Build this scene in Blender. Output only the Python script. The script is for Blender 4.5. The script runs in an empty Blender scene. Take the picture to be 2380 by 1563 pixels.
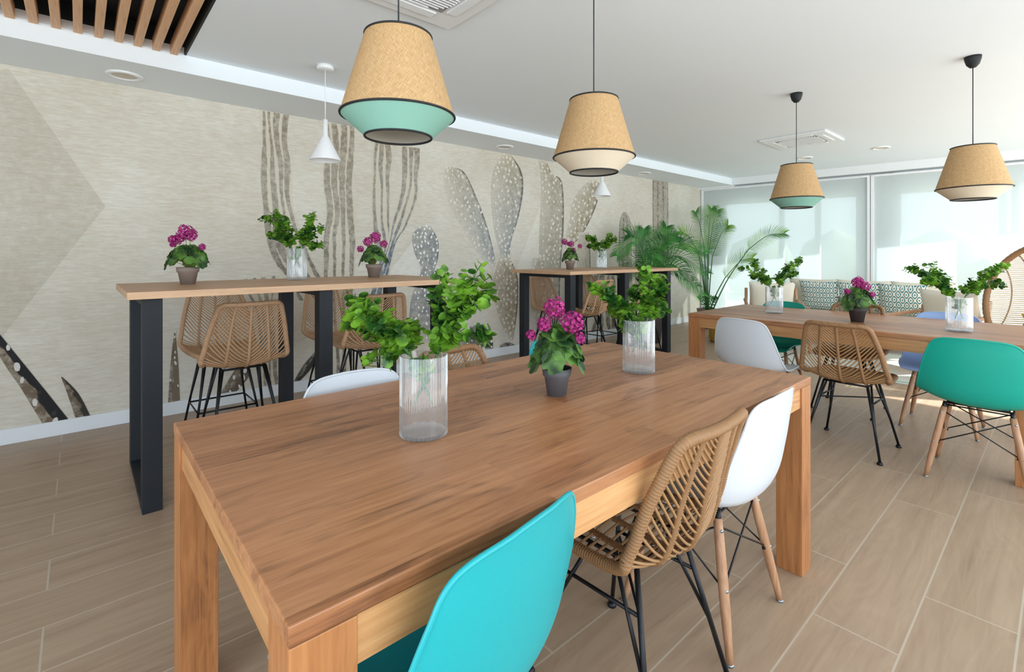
import bpy, bmesh, math, random
from mathutils import Vector, Matrix
random.seed(7)
C = bpy.context.scene.collection
PI = math.pi
# ------------------------------------------------------------------ camera, world, sun, window light, exposure
F, CX, CY, EYE, YAW = 1139.0, 1190.0, 590.0, 1.25, math.radians(48.56)
SA, CA = math.sin(YAW), math.cos(YAW)
cam_d = bpy.data.cameras.new('camera'); cam = bpy.data.objects.new('camera', cam_d); C.objects.link(cam)
cam_d.sensor_width = 36.0; cam_d.lens = 36.0 * F / 2380.0
cam_d.shift_y = -(781.5 - CY) / 2380.0; cam_d.clip_start = 0.02
cam.location = (0, 0, EYE); cam.rotation_euler = (PI / 2, 0, YAW - PI / 2)
sc = bpy.context.scene; sc.camera = cam
sc.view_settings.view_transform = 'Standard'; sc.view_settings.look = 'None'
sc.view_settings.exposure = 0.03; sc.view_settings.gamma = 1.0; sc.view_settings.use_curve_mapping = False
sc.cycles.use_denoising = True
sc.cycles.max_bounces = 10; sc.cycles.diffuse_bounces = 5; sc.cycles.transparent_max_bounces = 24
sc.cycles.caustics_reflective = False; sc.cycles.caustics_refractive = False
sc.cycles.sample_clamp_indirect = 6.0
w = bpy.data.worlds.new('sky'); sc.world = w; w.use_nodes = True
bg = w.node_tree.nodes['Background']; bg.inputs[0].default_value = (0.78, 0.90, 1.0, 1); bg.inputs[1].default_value = 2.4
sd = bpy.data.lights.new('sun', 'SUN'); sun = bpy.data.objects.new('sun', sd); C.objects.link(sun)
sd.energy = 17.0; sd.angle = 0.009; sd.color = (1.0, 0.97, 0.92)
sun.rotation_euler = Vector((-0.50, 0.86, -0.52)).to_track_quat('-Z', 'Y').to_euler(); sun.location = (10, -10, 8)
def area(name, loc, direction, sx, sy, energy, col):
    d = bpy.data.lights.new(name, 'AREA'); d.shape = 'RECTANGLE'; d.size = sx; d.size_y = sy; d.energy = energy; d.color = col
    o = bpy.data.objects.new(name, d); C.objects.link(o); o.location = loc
    o.rotation_euler = Vector(direction).to_track_quat('-Z', 'Z').to_euler(); return o
area('daylight_right', (3.4, -2.66, 1.30), (0, 1, 0.34), 11.2, 2.3, 250, (0.76, 0.88, 1.0))
area('daylight_back', (-2.95, 0.2, 1.3), (1, 0, 0.5), 4.0, 2.2, 120, (0.76, 0.88, 1.0))

# ------------------------------------------------------------------ helpers
def srgb(r, g, b, a=1.0):
    f = lambda c: (c / 255 / 12.92) if c / 255 <= 0.04045 else ((c / 255 + 0.055) / 1.055) ** 2.4
    return (f(r), f(g), f(b), a)
def onwall(x, y, v):
    dx = (x - CX) / F
    du = dx * SA + CA; dv = -dx * CA + SA
    Z = v / dv
    return (du * Z, EYE - (y - CY) / F * Z)
class MB:
    def __init__(s): s.v = []; s.f = []; s.m = []; s.sm = []; s.col = {}
    def add(s, vs, fs, mi=0, smooth=False):
        b = len(s.v); s.v += [tuple(q) for q in vs]
        for f in fs: s.f.append([b + i for i in f]); s.m.append(mi); s.sm.append(smooth)
        return b
    def box(s, x0, x1, y0, y1, z0, z1, mi=0, bev=0.0, M=None):
        bm = bmesh.new(); bmesh.ops.create_cube(bm, size=1)
        for q in bm.verts: q.co = Vector(((x0 + x1) / 2 + q.co.x * (x1 - x0), (y0 + y1) / 2 + q.co.y * (y1 - y0), (z0 + z1) / 2 + q.co.z * (z1 - z0)))
        if bev: bmesh.ops.bevel(bm, geom=bm.edges[:], offset=bev, segments=2, affect='EDGES', profile=0.5)
        if M: bm.transform(M)
        bm.verts.index_update()
        s.add([q.co[:] for q in bm.verts], [[q.index for q in f.verts] for f in bm.faces], mi, False); bm.free(); return s
    def tube(s, pts, r, seg=8, closed=False, mi=0, caps=True, smooth=True):
        pts = [Vector(p) for p in pts]; n = len(pts)
        rr = r if isinstance(r, (list, tuple)) else [r] * n
        T = []
        for i in range(n):
            if closed: t = pts[(i + 1) % n] - pts[i - 1]
            else: t = pts[min(i + 1, n - 1)] - pts[max(i - 1, 0)]
            T.append(t.normalized() if t.length > 1e-9 else Vector((0, 0, 1)))
        up = Vector((0, 0, 1)) if abs(T[0].z) < 0.9 else Vector((1, 0, 0))
        N = (up - T[0] * up.dot(T[0])).normalized(); vs = []
        for i in range(n):
            N = (N - T[i] * N.dot(T[i])); N = N.normalized() if N.length > 1e-6 else T[i].orthogonal().normalized()
            B = T[i].cross(N)
            for k in range(seg):
                a = 2 * PI * k / seg; vs.append(pts[i] + (N * math.cos(a) + B * math.sin(a)) * rr[i])
        fs = []
        for i in range(n if closed else n - 1):
            j = (i + 1) % n
            for k in range(seg): fs.append([i * seg + k, i * seg + (k + 1) % seg, j * seg + (k + 1) % seg, j * seg + k])
        if caps and not closed: fs += [list(range(seg))[::-1], [(n - 1) * seg + k for k in range(seg)]]
        s.add(vs, fs, mi, smooth); return s
    def lathe(s, prof, seg=32, c=(0, 0, 0), mi=0, smooth=True, rib=0, ribn=0):
        vs = []; n = len(prof)
        for (r, z) in prof:
            for k in range(seg):
                a = 2 * PI * k / seg; q = r + (rib * math.cos(ribn * a) if r > 0.02 else 0)
                vs.append((c[0] + q * math.cos(a), c[1] + q * math.sin(a), c[2] + z))
        fs = [[i * seg + k, i * seg + (k + 1) % seg, (i + 1) * seg + (k + 1) % seg, (i + 1) * seg + k] for i in range(n - 1) for k in range(seg)]
        s.add(vs, fs, mi, smooth); return s
    def grid(s, fn, ns, nt, mi=0, smooth=True):
        vs = [fn(i / ns, j / nt) for i in range(ns + 1) for j in range(nt + 1)]
        fs = [[i * (nt + 1) + j, i * (nt + 1) + j + 1, (i + 1) * (nt + 1) + j + 1, (i + 1) * (nt + 1) + j] for i in range(ns) for j in range(nt)]
        return s.add(vs, fs, mi, smooth)
    def mesh(s, name, mats):
        me = bpy.data.meshes.new(name); me.from_pydata(s.v, [], s.f)
        for m in (mats if isinstance(mats, (list, tuple)) else [mats]): me.materials.append(m)
        me.polygons.foreach_set('material_index', s.m); me.polygons.foreach_set('use_smooth', s.sm)
        me.update(); return me
    def build(s, name, mats, parent=None, loc=(0, 0, 0)):
        o = bpy.data.objects.new(name, s.mesh(name, mats)); C.objects.link(o); o.location = loc
        if parent: o.parent = parent
        return o
def fixn(o):
    bm = bmesh.new(); bm.from_mesh(o.data); bmesh.ops.recalc_face_normals(bm, faces=bm.faces); bm.to_mesh(o.data); bm.free(); return o
def empty(name, loc=(0, 0, 0), rz=0.0):
    o = bpy.data.objects.new(name, None); C.objects.link(o); o.location = loc; o.rotation_euler = (0, 0, rz); o.empty_display_size = 0.1; return o
def tag(o, label=None, cat=None, group=None, kind=None):
    if label: o['label'] = label
    if cat: o['category'] = cat
    if group: o['group'] = group
    if kind: o['kind'] = kind
    return o
def struct(name, mb, mats): return tag(mb.build(name, mats), kind='structure')
def copy_tree(o, parent=None):
    c = o.copy(); C.objects.link(c)
    if parent: c.parent = parent
    for ch in [q for q in C.objects if q.parent == o]: copy_tree(ch, c)
    return c
def place(proto, flag, loc, rz, label, group):
    o = proto if not flag else copy_tree(proto)
    flag.append(1); o.location = loc; o.rotation_euler = (0, 0, rz); tag(o, label, None, group); return o
def spline(pts, n):
    """Catmull-Rom through the points, n samples"""
    P = [Vector(p) for p in pts]; out = []; m = len(P) - 1
    for i in range(n):
        x = i / (n - 1) * m; k = min(int(x), m - 1); t = x - k
        p0, p1, p2, p3 = P[max(k - 1, 0)], P[k], P[k + 1], P[min(k + 2, m)]
        out.append(0.5 * ((2 * p1) + (p2 - p0) * t + (2 * p0 - 5 * p1 + 4 * p2 - p3) * t * t + (3 * p1 - p0 - 3 * p2 + p3) * t ** 3))
    return out
def lerp(tab, x):
    if x <= tab[0][0]: return tab[0][1]
    for (a, b), (c, d) in zip(tab, tab[1:]):
        if x <= c: return b + (d - b) * (x - a) / (c - a)
    return tab[-1][1]

# ------------------------------------------------------------------ materials
def nt_new(name):
    m = bpy.data.materials.new(name); m.use_nodes = True; nt = m.node_tree; return m, nt, nt.nodes['Principled BSDF']
def N(nt, t, **kw):
    n = nt.nodes.new(t)
    for k, v in kw.items(): setattr(n, k, v)
    return n
def plain(name, col, rough=0.5, metal=0.0, noise=0.0, nscale=20.0, bump=0.0, bscale=200.0, spec=0.5, stretch=(1, 1, 1)):
    m, nt, p = nt_new(name)
    p.inputs['Base Color'].default_value = col; p.inputs['Roughness'].default_value = rough; p.inputs['Metallic'].default_value = metal
    p.inputs['Specular IOR Level'].default_value = spec
    tc = N(nt, 'ShaderNodeTexCoord'); mp = N(nt, 'ShaderNodeMapping'); mp.inputs['Scale'].default_value = stretch; nt.links.new(tc.outputs['Object'], mp.inputs[0])
    nz = N(nt, 'ShaderNodeTexNoise'); nz.inputs['Scale'].default_value = nscale; nz.inputs['Detail'].default_value = 5; nt.links.new(mp.outputs[0], nz.inputs['Vector'])
    mx = N(nt, 'ShaderNodeMix', data_type='RGBA', blend_type='MIX')
    mx.inputs['A'].default_value = tuple(c * (1 - noise) for c in col[:3]) + (1,); mx.inputs['B'].default_value = tuple(min(1, c * (1 + noise)) for c in col[:3]) + (1,)
    nt.links.new(nz.outputs['Fac'], mx.inputs['Factor']); nt.links.new(mx.outputs['Result'], p.inputs['Base Color'])
    if bump:
        n2 = N(nt, 'ShaderNodeTexNoise'); n2.inputs['Scale'].default_value = bscale; nt.links.new(mp.outputs[0], n2.inputs['Vector'])
        b = N(nt, 'ShaderNodeBump'); b.inputs['Strength'].default_value = bump; b.inputs['Distance'].default_value = 0.002
        nt.links.new(n2.outputs['Fac'], b.inputs['Height']); nt.links.new(b.outputs[0], p.inputs['Normal'])
    return m
def wood(name, light, dark, knot, axis='x', strip=0.07, length=0.7, rough=0.45, contrast=1.0, mortar=0.0, mcol=(0.1, 0.05, 0.02, 1), off=(0, 0, 0), gs=1.0, offf=0.37, grain=(2.4, 62, 62), blot=0.0):
    m, nt, p = nt_new(name)
    L = nt.links.new
    tc = N(nt, 'ShaderNodeTexCoord'); mp = N(nt, 'ShaderNodeMapping')
    mp.inputs['Location'].default_value = off
    if axis == 'y': mp.inputs['Rotation'].default_value = (0, 0, -PI / 2)
    if axis == 'z': mp.inputs['Rotation'].default_value = (0, PI / 2, 0)
    L(tc.outputs['Object'], mp.inputs[0])
    br = N(nt, 'ShaderNodeTexBrick'); br.offset = offf; br.offset_frequency = 2
    br.inputs['Color1'].default_value = (0, 0, 0, 1); br.inputs['Color2'].default_value = (1, 1, 1, 1); br.inputs['Mortar'].default_value = (0.5, 0.5, 0.5, 1)
    br.inputs['Scale'].default_value = 1; br.inputs['Brick Width'].default_value = length; br.inputs['Row Height'].default_value = strip
    br.inputs['Mortar Size'].default_value = mortar; br.inputs['Mortar Smooth'].default_value = 0.0; br.inputs['Bias'].default_value = 0
    L(mp.outputs[0], br.inputs['Vector'])
    # per-strip shift of the grain
    mul = N(nt, 'ShaderNodeVectorMath', operation='SCALE'); mul.inputs['Scale'].default_value = 7.3; L(br.outputs['Color'], mul.inputs[0])
    add = N(nt, 'ShaderNodeVectorMath', operation='ADD'); L(mp.outputs[0], add.inputs[0]); L(mul.outputs[0], add.inputs[1])
    st = N(nt, 'ShaderNodeMapping'); st.inputs['Scale'].default_value = tuple(g * gs for g in grain); L(add.outputs[0], st.inputs[0])
    n1 = N(nt, 'ShaderNodeTexNoise'); n1.inputs['Scale'].default_value = 1.0; n1.inputs['Detail'].default_value = 10; n1.inputs['Roughness'].default_value = 0.62; n1.inputs['Distortion'].default_value = 0.6
    L(st.outputs[0], n1.inputs['Vector'])
    s2 = N(nt, 'ShaderNodeMapping'); s2.inputs['Scale'].default_value = (1.1 * gs, 6 * gs, 6 * gs); L(add.outputs[0], s2.inputs[0])
    n2 = N(nt, 'ShaderNodeTexNoise'); n2.inputs['Scale'].default_value = 1.3; n2.inputs['Detail'].default_value = 3; n2.inputs['Distortion'].default_value = 1.5; L(s2.outputs[0], n2.inputs['Vector'])
    wv = N(nt, 'ShaderNodeMath', operation='SINE'); m1 = N(nt, 'ShaderNodeMath', operation='MULTIPLY'); m1.inputs[1].default_value = 46; L(n2.outputs['Fac'], m1.inputs[0]); L(m1.outputs[0], wv.inputs[0])
    r1 = N(nt, 'ShaderNodeMapRange'); r1.inputs['From Min'].default_value = -1; r1.inputs['From Max'].default_value = 1; r1.inputs['To Min'].default_value = -0.045; r1.inputs['To Max'].default_value = 0.045; L(wv.outputs[0], r1.inputs['Value'])
    sm = N(nt, 'ShaderNodeMath', operation='ADD'); L(n1.outputs['Fac'], sm.inputs[0]); L(r1.outputs[0], sm.inputs[1])
    sep = N(nt, 'ShaderNodeSeparateColor'); L(br.outputs['Color'], sep.inputs[0])
    r3 = N(nt, 'ShaderNodeMapRange'); r3.inputs['To Min'].default_value = -0.16 * contrast; r3.inputs['To Max'].default_value = 0.16 * contrast; L(sep.outputs[0], r3.inputs['Value'])
    s3 = N(nt, 'ShaderNodeMath', operation='ADD'); L(sm.outputs[0], s3.inputs[0]); L(r3.outputs[0], s3.inputs[1])
    cr = N(nt, 'ShaderNodeValToRGB'); e = cr.color_ramp.elements
    e[0].position = 0.12; e[0].color = knot; e[1].position = 0.80; e[1].color = light
    q = e.new(0.36); q.color = dark; L(s3.outputs[0], cr.inputs[0])
    out = cr.outputs[0]
    if mortar:
        mx = N(nt, 'ShaderNodeMix', data_type='RGBA'); L(br.outputs['Fac'], mx.inputs['Factor']); L(out, mx.inputs['A']); mx.inputs['B'].default_value = mcol; out = mx.outputs['Result']
    if blot:       # smoky knots and dark figure in the wood
        s4 = N(nt, 'ShaderNodeMapping'); s4.inputs['Scale'].default_value = (2.4, 9.5, 9.5); L(mp.outputs[0], s4.inputs[0])
        n4 = N(nt, 'ShaderNodeTexNoise'); n4.inputs['Scale'].default_value = 1.6; n4.inputs['Detail'].default_value = 5; n4.inputs['Distortion'].default_value = 1.2; L(s4.outputs[0], n4.inputs['Vector'])
        r4 = N(nt, 'ShaderNodeMapRange'); r4.inputs['From Min'].default_value = 0.55; r4.inputs['From Max'].default_value = 0.74; r4.inputs['To Max'].default_value = blot; L(n4.outputs['Fac'], r4.inputs['Value'])
        m4 = N(nt, 'ShaderNodeMath', operation='MULTIPLY'); L(r4.outputs[0], m4.inputs[0]); g4 = N(nt, 'ShaderNodeMapRange'); g4.inputs['From Min'].default_value = 0.62; g4.inputs['From Max'].default_value = 0.40; g4.inputs['To Min'].default_value = 0.3; L(n1.outputs['Fac'], g4.inputs['Value']); L(g4.outputs[0], m4.inputs[1])
        x4 = N(nt, 'ShaderNodeMix', data_type='RGBA'); L(m4.outputs[0], x4.inputs['Factor']); L(out, x4.inputs['A']); x4.inputs['B'].default_value = tuple(c * 0.6 for c in knot[:3]) + (1,); out = x4.outputs['Result']
    L(out, p.inputs['Base Color'])
    p.inputs['Roughness'].default_value = rough
    b = N(nt, 'ShaderNodeBump'); b.inputs['Strength'].default_value = 0.15; b.inputs['Distance'].default_value = 0.001; L(n1.outputs['Fac'], b.inputs['Height']); L(b.outputs[0], p.inputs['Normal'])
    return m

M = {}
M['paint'] = plain('white_paint', srgb(234, 238, 240), 0.75, noise=0.01)
M['ceil'] = plain('ceiling_paint', srgb(236, 243, 248), 0.85, noise=0.012, nscale=2)
M['skirt'] = plain('skirting_paint', srgb(225, 230, 234), 0.5)
M['black'] = plain('black_paint', srgb(24, 28, 30), 0.7, noise=0.1)
M['steel'] = plain('dark_blue_black_steel', srgb(13, 19, 27), 0.6, 0.1, noise=0.08, bump=0.1, bscale=900)
M['wire'] = plain('black_wire', srgb(22, 25, 30), 0.4, 0.4)
M['teak_x'] = wood('teak_along_x', srgb(186, 132, 92), srgb(150, 98, 62), srgb(84, 50, 32), 'x', 0.10, 1.3, 0.38, 1.0, blot=0.6)
M['teak_y'] = wood('teak_along_y', srgb(186, 132, 92), srgb(150, 98, 62), srgb(84, 50, 32), 'y', 0.10, 1.3, 0.38, 1.0, blot=0.6)
M['apron_x'] = wood('teak_rail_x', srgb(218, 170, 118), srgb(190, 138, 88), srgb(140, 92, 54), 'x', 0.5, 3.0, 0.45, 0.5)
M['apron_y'] = wood('teak_rail_y', srgb(205, 155, 105), srgb(172, 122, 76), srgb(120, 78, 46), 'y', 0.5, 3.0, 0.45, 0.5)
M['leg_w'] = wood('teak_leg', srgb(190, 132, 82), srgb(158, 102, 58), srgb(100, 62, 36), 'z', 0.5, 3.0, 0.45, 0.6)
M['oak_x'] = wood('pale_oak_top', srgb(205, 168, 134), srgb(186, 147, 112), srgb(150, 112, 82), 'x', 0.12, 1.1, 0.5, 0.6)
M['slat'] = wood('oak_slat', srgb(232, 190, 148), srgb(214, 168, 126), srgb(186, 138, 98), 'y', 0.3, 3, 0.55, 0.4)
M['dowel'] = wood('beech_dowel', srgb(196, 156, 122), srgb(168, 124, 92), srgb(132, 92, 66), 'z', 0.3, 3, 0.45, 0.4)
M['floor'] = wood('wood_look_floor_tile', srgb(180, 156, 133), srgb(162, 137, 114), srgb(126, 102, 82), 'x', 0.24, 1.2, 0.42, 0.30, mortar=0.003, mcol=srgb(186, 172, 154), off=(0.09, 0.135, 0), gs=0.8, offf=0.333, grain=(1.5, 26, 26))
M['rattan'] = plain('natural_rattan', srgb(184, 146, 112), 0.55, noise=0.18, nscale=60, bump=0.3, bscale=500)
M['rattan_d'] = plain('brown_rattan', srgb(146, 108, 72), 0.55, noise=0.2, nscale=60, bump=0.3, bscale=500)
M['cane'] = plain('fine_cane', srgb(190, 150, 112), 0.5, noise=0.15, nscale=80)
M['cane_d'] = plain('fine_brown_cane', srgb(160, 122, 82), 0.5, noise=0.15, nscale=80)
M['turq'] = plain('turquoise_plastic', srgb(18, 160, 168), 0.38)
M['teal'] = plain('teal_plastic', srgb(0, 160, 142), 0.4)
M['whitep'] = plain('white_plastic', srgb(208, 214, 222), 0.35)
M['bluep'] = plain('pale_blue_plastic', srgb(150, 178, 226), 0.4)
M['trimb'] = plain('black_lamp_trim', srgb(22, 24, 28), 0.6)
M['mintf'] = plain('mint_fabric', srgb(136, 186, 170), 0.85, noise=0.05, nscale=200, stretch=(1, 1, 8))
M['creamf'] = plain('cream_fabric', srgb(222, 208, 184), 0.85, noise=0.04, nscale=200, stretch=(1, 1, 8))
M['linen'] = plain('shade_lining', srgb(214, 206, 192), 0.85)
M['cushion'] = plain('cream_cushion', srgb(232, 226, 210), 0.9, noise=0.04, bump=0.3, bscale=600)
M['mustard'] = plain('mustard_fabric', srgb(206, 158, 52), 0.85, noise=0.08, bump=0.3, bscale=400)
M['pot_b'] = plain('grey_brown_clay', srgb(138, 122, 112), 0.8, noise=0.12, nscale=30)
M['pot_g'] = plain('dark_grey_clay', srgb(98, 98, 102), 0.75, noise=0.12, nscale=30)
M['pot_k'] = plain('dark_brown_clay', srgb(66, 58, 58), 0.7, noise=0.12, nscale=30)
M['soil'] = plain('soil', srgb(40, 32, 24), 1.0, noise=0.4, nscale=200)
M['chrome'] = plain('zinc_screw', srgb(150, 170, 185), 0.3, 0.9)
M['metalw'] = plain('white_lacquer', srgb(236, 238, 240), 0.4)
M['grille'] = plain('grey_grille', srgb(150, 150, 150), 0.6)
M['basket'] = plain('mustard_rattan_planter', srgb(176, 140, 54), 0.8, noise=0.25, nscale=70, bump=0.5, bscale=120, stretch=(1, 1, 6))
def leafm(name, c1, c2, scale=30, rough=0.42, tr=0.25):
    m, nt, p = nt_new(name); L = nt.links.new
    tc = N(nt, 'ShaderNodeTexCoord'); nz = N(nt, 'ShaderNodeTexNoise'); nz.inputs['Scale'].default_value = scale; nz.inputs['Detail'].default_value = 2; L(tc.outputs['Object'], nz.inputs['Vector'])
    cr = N(nt, 'ShaderNodeValToRGB'); e = cr.color_ramp.elements; e[0].position = 0.40; e[0].color = c1; e[1].position = 0.60; e[1].color = c2; L(nz.outputs['Fac'], cr.inputs[0])
    L(cr.outputs[0], p.inputs['Base Color']); p.inputs['Roughness'].default_value = rough
    t = N(nt, 'ShaderNodeBsdfTranslucent'); L(cr.outputs[0], t.inputs[0]); mx = N(nt, 'ShaderNodeMixShader'); mx.inputs[0].default_value = tr
    L(p.outputs[0], mx.inputs[1]); L(t.outputs[0], mx.inputs[2]); L(mx.outputs[0], nt.nodes['Material Output'].inputs[0]); return m
M['euca'] = leafm('eucalyptus_leaf', srgb(38, 86, 28), srgb(122, 172, 52), 14)
M['gera'] = leafm('geranium_leaf', srgb(30, 62, 32), srgb(98, 142, 62), 14)
M['palm'] = leafm('palm_leaf', srgb(44, 110, 36), srgb(128, 176, 58), 5)
M['palm_d'] = leafm('dark_palm_leaf', srgb(28, 96, 40), srgb(72, 150, 60), 5)
M['petal'] = leafm('magenta_petal', srgb(134, 14, 92), srgb(206, 66, 154), 90, 0.6)
M['stem'] = plain('green_stem', srgb(58, 104, 46), 0.5, noise=0.2, nscale=30)
M['petiole'] = plain('leaf_stalk', srgb(120, 128, 62), 0.6, noise=0.2)
def raffia():
    m, nt, p = nt_new('woven_raffia'); L = nt.links.new
    tc = N(nt, 'ShaderNodeTexCoord'); out = []
    for ang in (0.55, -0.75):
        uvm = N(nt, 'ShaderNodeMapping'); uvm.inputs['Rotation'].default_value = (0, 0, ang); uvm.inputs['Scale'].default_value = (150, 150, 150)
        L(tc.outputs['UV'], uvm.inputs[0])
        s2 = N(nt, 'ShaderNodeMapping'); s2.inputs['Scale'].default_value = (2.2, 0.12, 1); L(uvm.outputs[0], s2.inputs[0])
        nz = N(nt, 'ShaderNodeTexNoise'); nz.inputs['Scale'].default_value = 1.0; nz.inputs['Detail'].default_value = 3; L(s2.outputs[0], nz.inputs['Vector']); out.append(nz.outputs['Fac'])
    ad = N(nt, 'ShaderNodeMath', operation='ADD'); L(out[0], ad.inputs[0]); L(out[1], ad.inputs[1])
    hf = N(nt, 'ShaderNodeMath', operation='MULTIPLY'); hf.inputs[1].default_value = 0.5; L(ad.outputs[0], hf.inputs[0])
    cr = N(nt, 'ShaderNodeValToRGB'); e = cr.color_ramp.elements; e[0].position = 0.34; e[0].color = srgb(156, 120, 80); e[1].position = 0.64; e[1].color = srgb(204, 174, 130)
    q = e.new(0.5); q.color = srgb(186, 150, 104)
    L(hf.outputs[0], cr.inputs[0]); L(cr.outputs[0], p.inputs['Base Color']); p.inputs['Roughness'].default_value = 0.8
    b = N(nt, 'ShaderNodeBump'); b.inputs['Strength'].default_value = 0.4; b.inputs['Distance'].default_value = 0.001; L(hf.outputs[0], b.inputs['Height']); L(b.outputs[0], p.inputs['Normal'])
    return m
M['raffia'] = raffia()
def mural():
    m, nt, p = nt_new('linen_mural_wallpaper'); L = nt.links.new
    tc = N(nt, 'ShaderNodeTexCoord')
    def noise(sc, st, det=6, rg=0.6):
        mp = N(nt, 'ShaderNodeMapping'); mp.inputs['Scale'].default_value = st; L(tc.outputs['Object'], mp.inputs[0])
        nz = N(nt, 'ShaderNodeTexNoise'); nz.inputs['Scale'].default_value = sc; nz.inputs['Detail'].default_value = det; nz.inputs['Roughness'].default_value = rg; L(mp.outputs[0], nz.inputs['Vector']); return nz.outputs['Fac']
    a = noise(1.2, (1, 1, 1)); b = noise(1, (14, 14, 90), 4); c2 = noise(26, (1, 1, 1), 5)
    ad = N(nt, 'ShaderNodeMath', operation='ADD'); L(a, ad.inputs[0]); L(b, ad.inputs[1])
    hf = N(nt, 'ShaderNodeMath', operation='MULTIPLY'); hf.inputs[1].default_value = 0.5; L(ad.outputs[0], hf.inputs[0])
    cr = N(nt, 'ShaderNodeValToRGB'); e = cr.color_ramp.elements; e[0].position = 0.36; e[0].color = srgb(198, 189, 171); e[1].position = 0.64; e[1].color = srgb(219, 216, 206)
    L(hf.outputs[0], cr.inputs[0])
    at = N(nt, 'ShaderNodeAttribute'); at.attribute_name = 'paint'
    r = N(nt, 'ShaderNodeMapRange'); r.inputs['From Min'].default_value = 0.38; r.inputs['From Max'].default_value = 0.60; r.inputs['To Min'].default_value = 0.62; r.inputs['To Max'].default_value = 1.12; L(c2, r.inputs['Value'])
    al = N(nt, 'ShaderNodeMath', operation='MULTIPLY'); al.use_clamp = True; L(at.outputs['Alpha'], al.inputs[0]); L(r.outputs[0], al.inputs[1])
    mx = N(nt, 'ShaderNodeMix', data_type='RGBA'); L(al.outputs[0], mx.inputs['Factor']); L(cr.outputs[0], mx.inputs['A']); L(at.outputs['Color'], mx.inputs['B'])
    L(mx.outputs['Result'], p.inputs['Base Color']); p.inputs['Roughness'].default_value = 0.85
    bm = N(nt, 'ShaderNodeBump'); bm.inputs['Strength'].default_value = 0.2; bm.inputs['Distance'].default_value = 0.002; L(b, bm.inputs['Height']); L(bm.outputs[0], p.inputs['Normal'])
    return m
M['mural'] = mural()
def glassm(name, tint, frost, gl=0.12, white=(0.9, 0.93, 0.95, 1)):
    m, nt, p = nt_new(name); L = nt.links.new
    t = N(nt, 'ShaderNodeBsdfTransparent'); t.inputs[0].default_value = tint
    g = N(nt, 'ShaderNodeBsdfGlossy'); g.inputs['Roughness'].default_value = 0.06
    d = N(nt, 'ShaderNodeBsdfDiffuse'); d.inputs[0].default_value = white
    tl = N(nt, 'ShaderNodeBsdfTranslucent'); tl.inputs[0].default_value = white
    md = N(nt, 'ShaderNodeMixShader'); md.inputs[0].default_value = 0.5; L(d.outputs[0], md.inputs[1]); L(tl.outputs[0], md.inputs[2])
    m1 = N(nt, 'ShaderNodeMixShader'); m1.inputs[0].default_value = frost; L(t.outputs[0], m1.inputs[1]); L(md.outputs[0], m1.inputs[2])
    lw = N(nt, 'ShaderNodeLayerWeight'); lw.inputs[0].default_value = gl
    mr = N(nt, 'ShaderNodeMapRange'); mr.inputs['To Min'].default_value = 0.17; mr.inputs['To Max'].default_value = 0.74; L(lw.outputs['Facing'], mr.inputs['Value'])
    pw = N(nt, 'ShaderNodeMath', operation='POWER'); pw.inputs[1].default_value = 1.6; L(mr.outputs[0], pw.inputs[0])
    m2 = N(nt, 'ShaderNodeMixShader'); L(pw.outputs[0], m2.inputs[0]); L(m1.outputs[0], m2.inputs[1]); L(g.outputs[0], m2.inputs[2])
    L(m2.outputs[0], nt.nodes['Material Output'].inputs[0]); return m
M['vase'] = glassm('ribbed_glass', (0.985, 0.992, 0.992, 1), 0.07, 0.38, (0.97, 0.98, 1.0, 1))
M['pane'] = glassm('window_glass', (0.93, 0.97, 0.97, 1), 0.0, 0.1)
def blindm():
    m, nt, p = nt_new('solar_blind_fabric'); L = nt.links.new
    t = N(nt, 'ShaderNodeBsdfTransparent'); t.inputs[0].default_value = (1, 1, 1, 1)
    d = N(nt, 'ShaderNodeBsdfDiffuse'); d.inputs[0].default_value = srgb(226, 233, 232)
    tl = N(nt, 'ShaderNodeBsdfTranslucent'); tl.inputs[0].default_value = srgb(214, 228, 230)
    a = N(nt, 'ShaderNodeMixShader'); a.inputs[0].default_value = 0.36; L(d.outputs[0], a.inputs[1]); L(tl.outputs[0], a.inputs[2])
    b = N(nt, 'ShaderNodeMixShader'); b.inputs[0].default_value = 0.11; L(a.outputs[0], b.inputs[1]); L(t.outputs[0], b.inputs[2])
    L(b.outputs[0], nt.nodes['Material Output'].inputs[0]); return m
M['blind'] = blindm()
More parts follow.
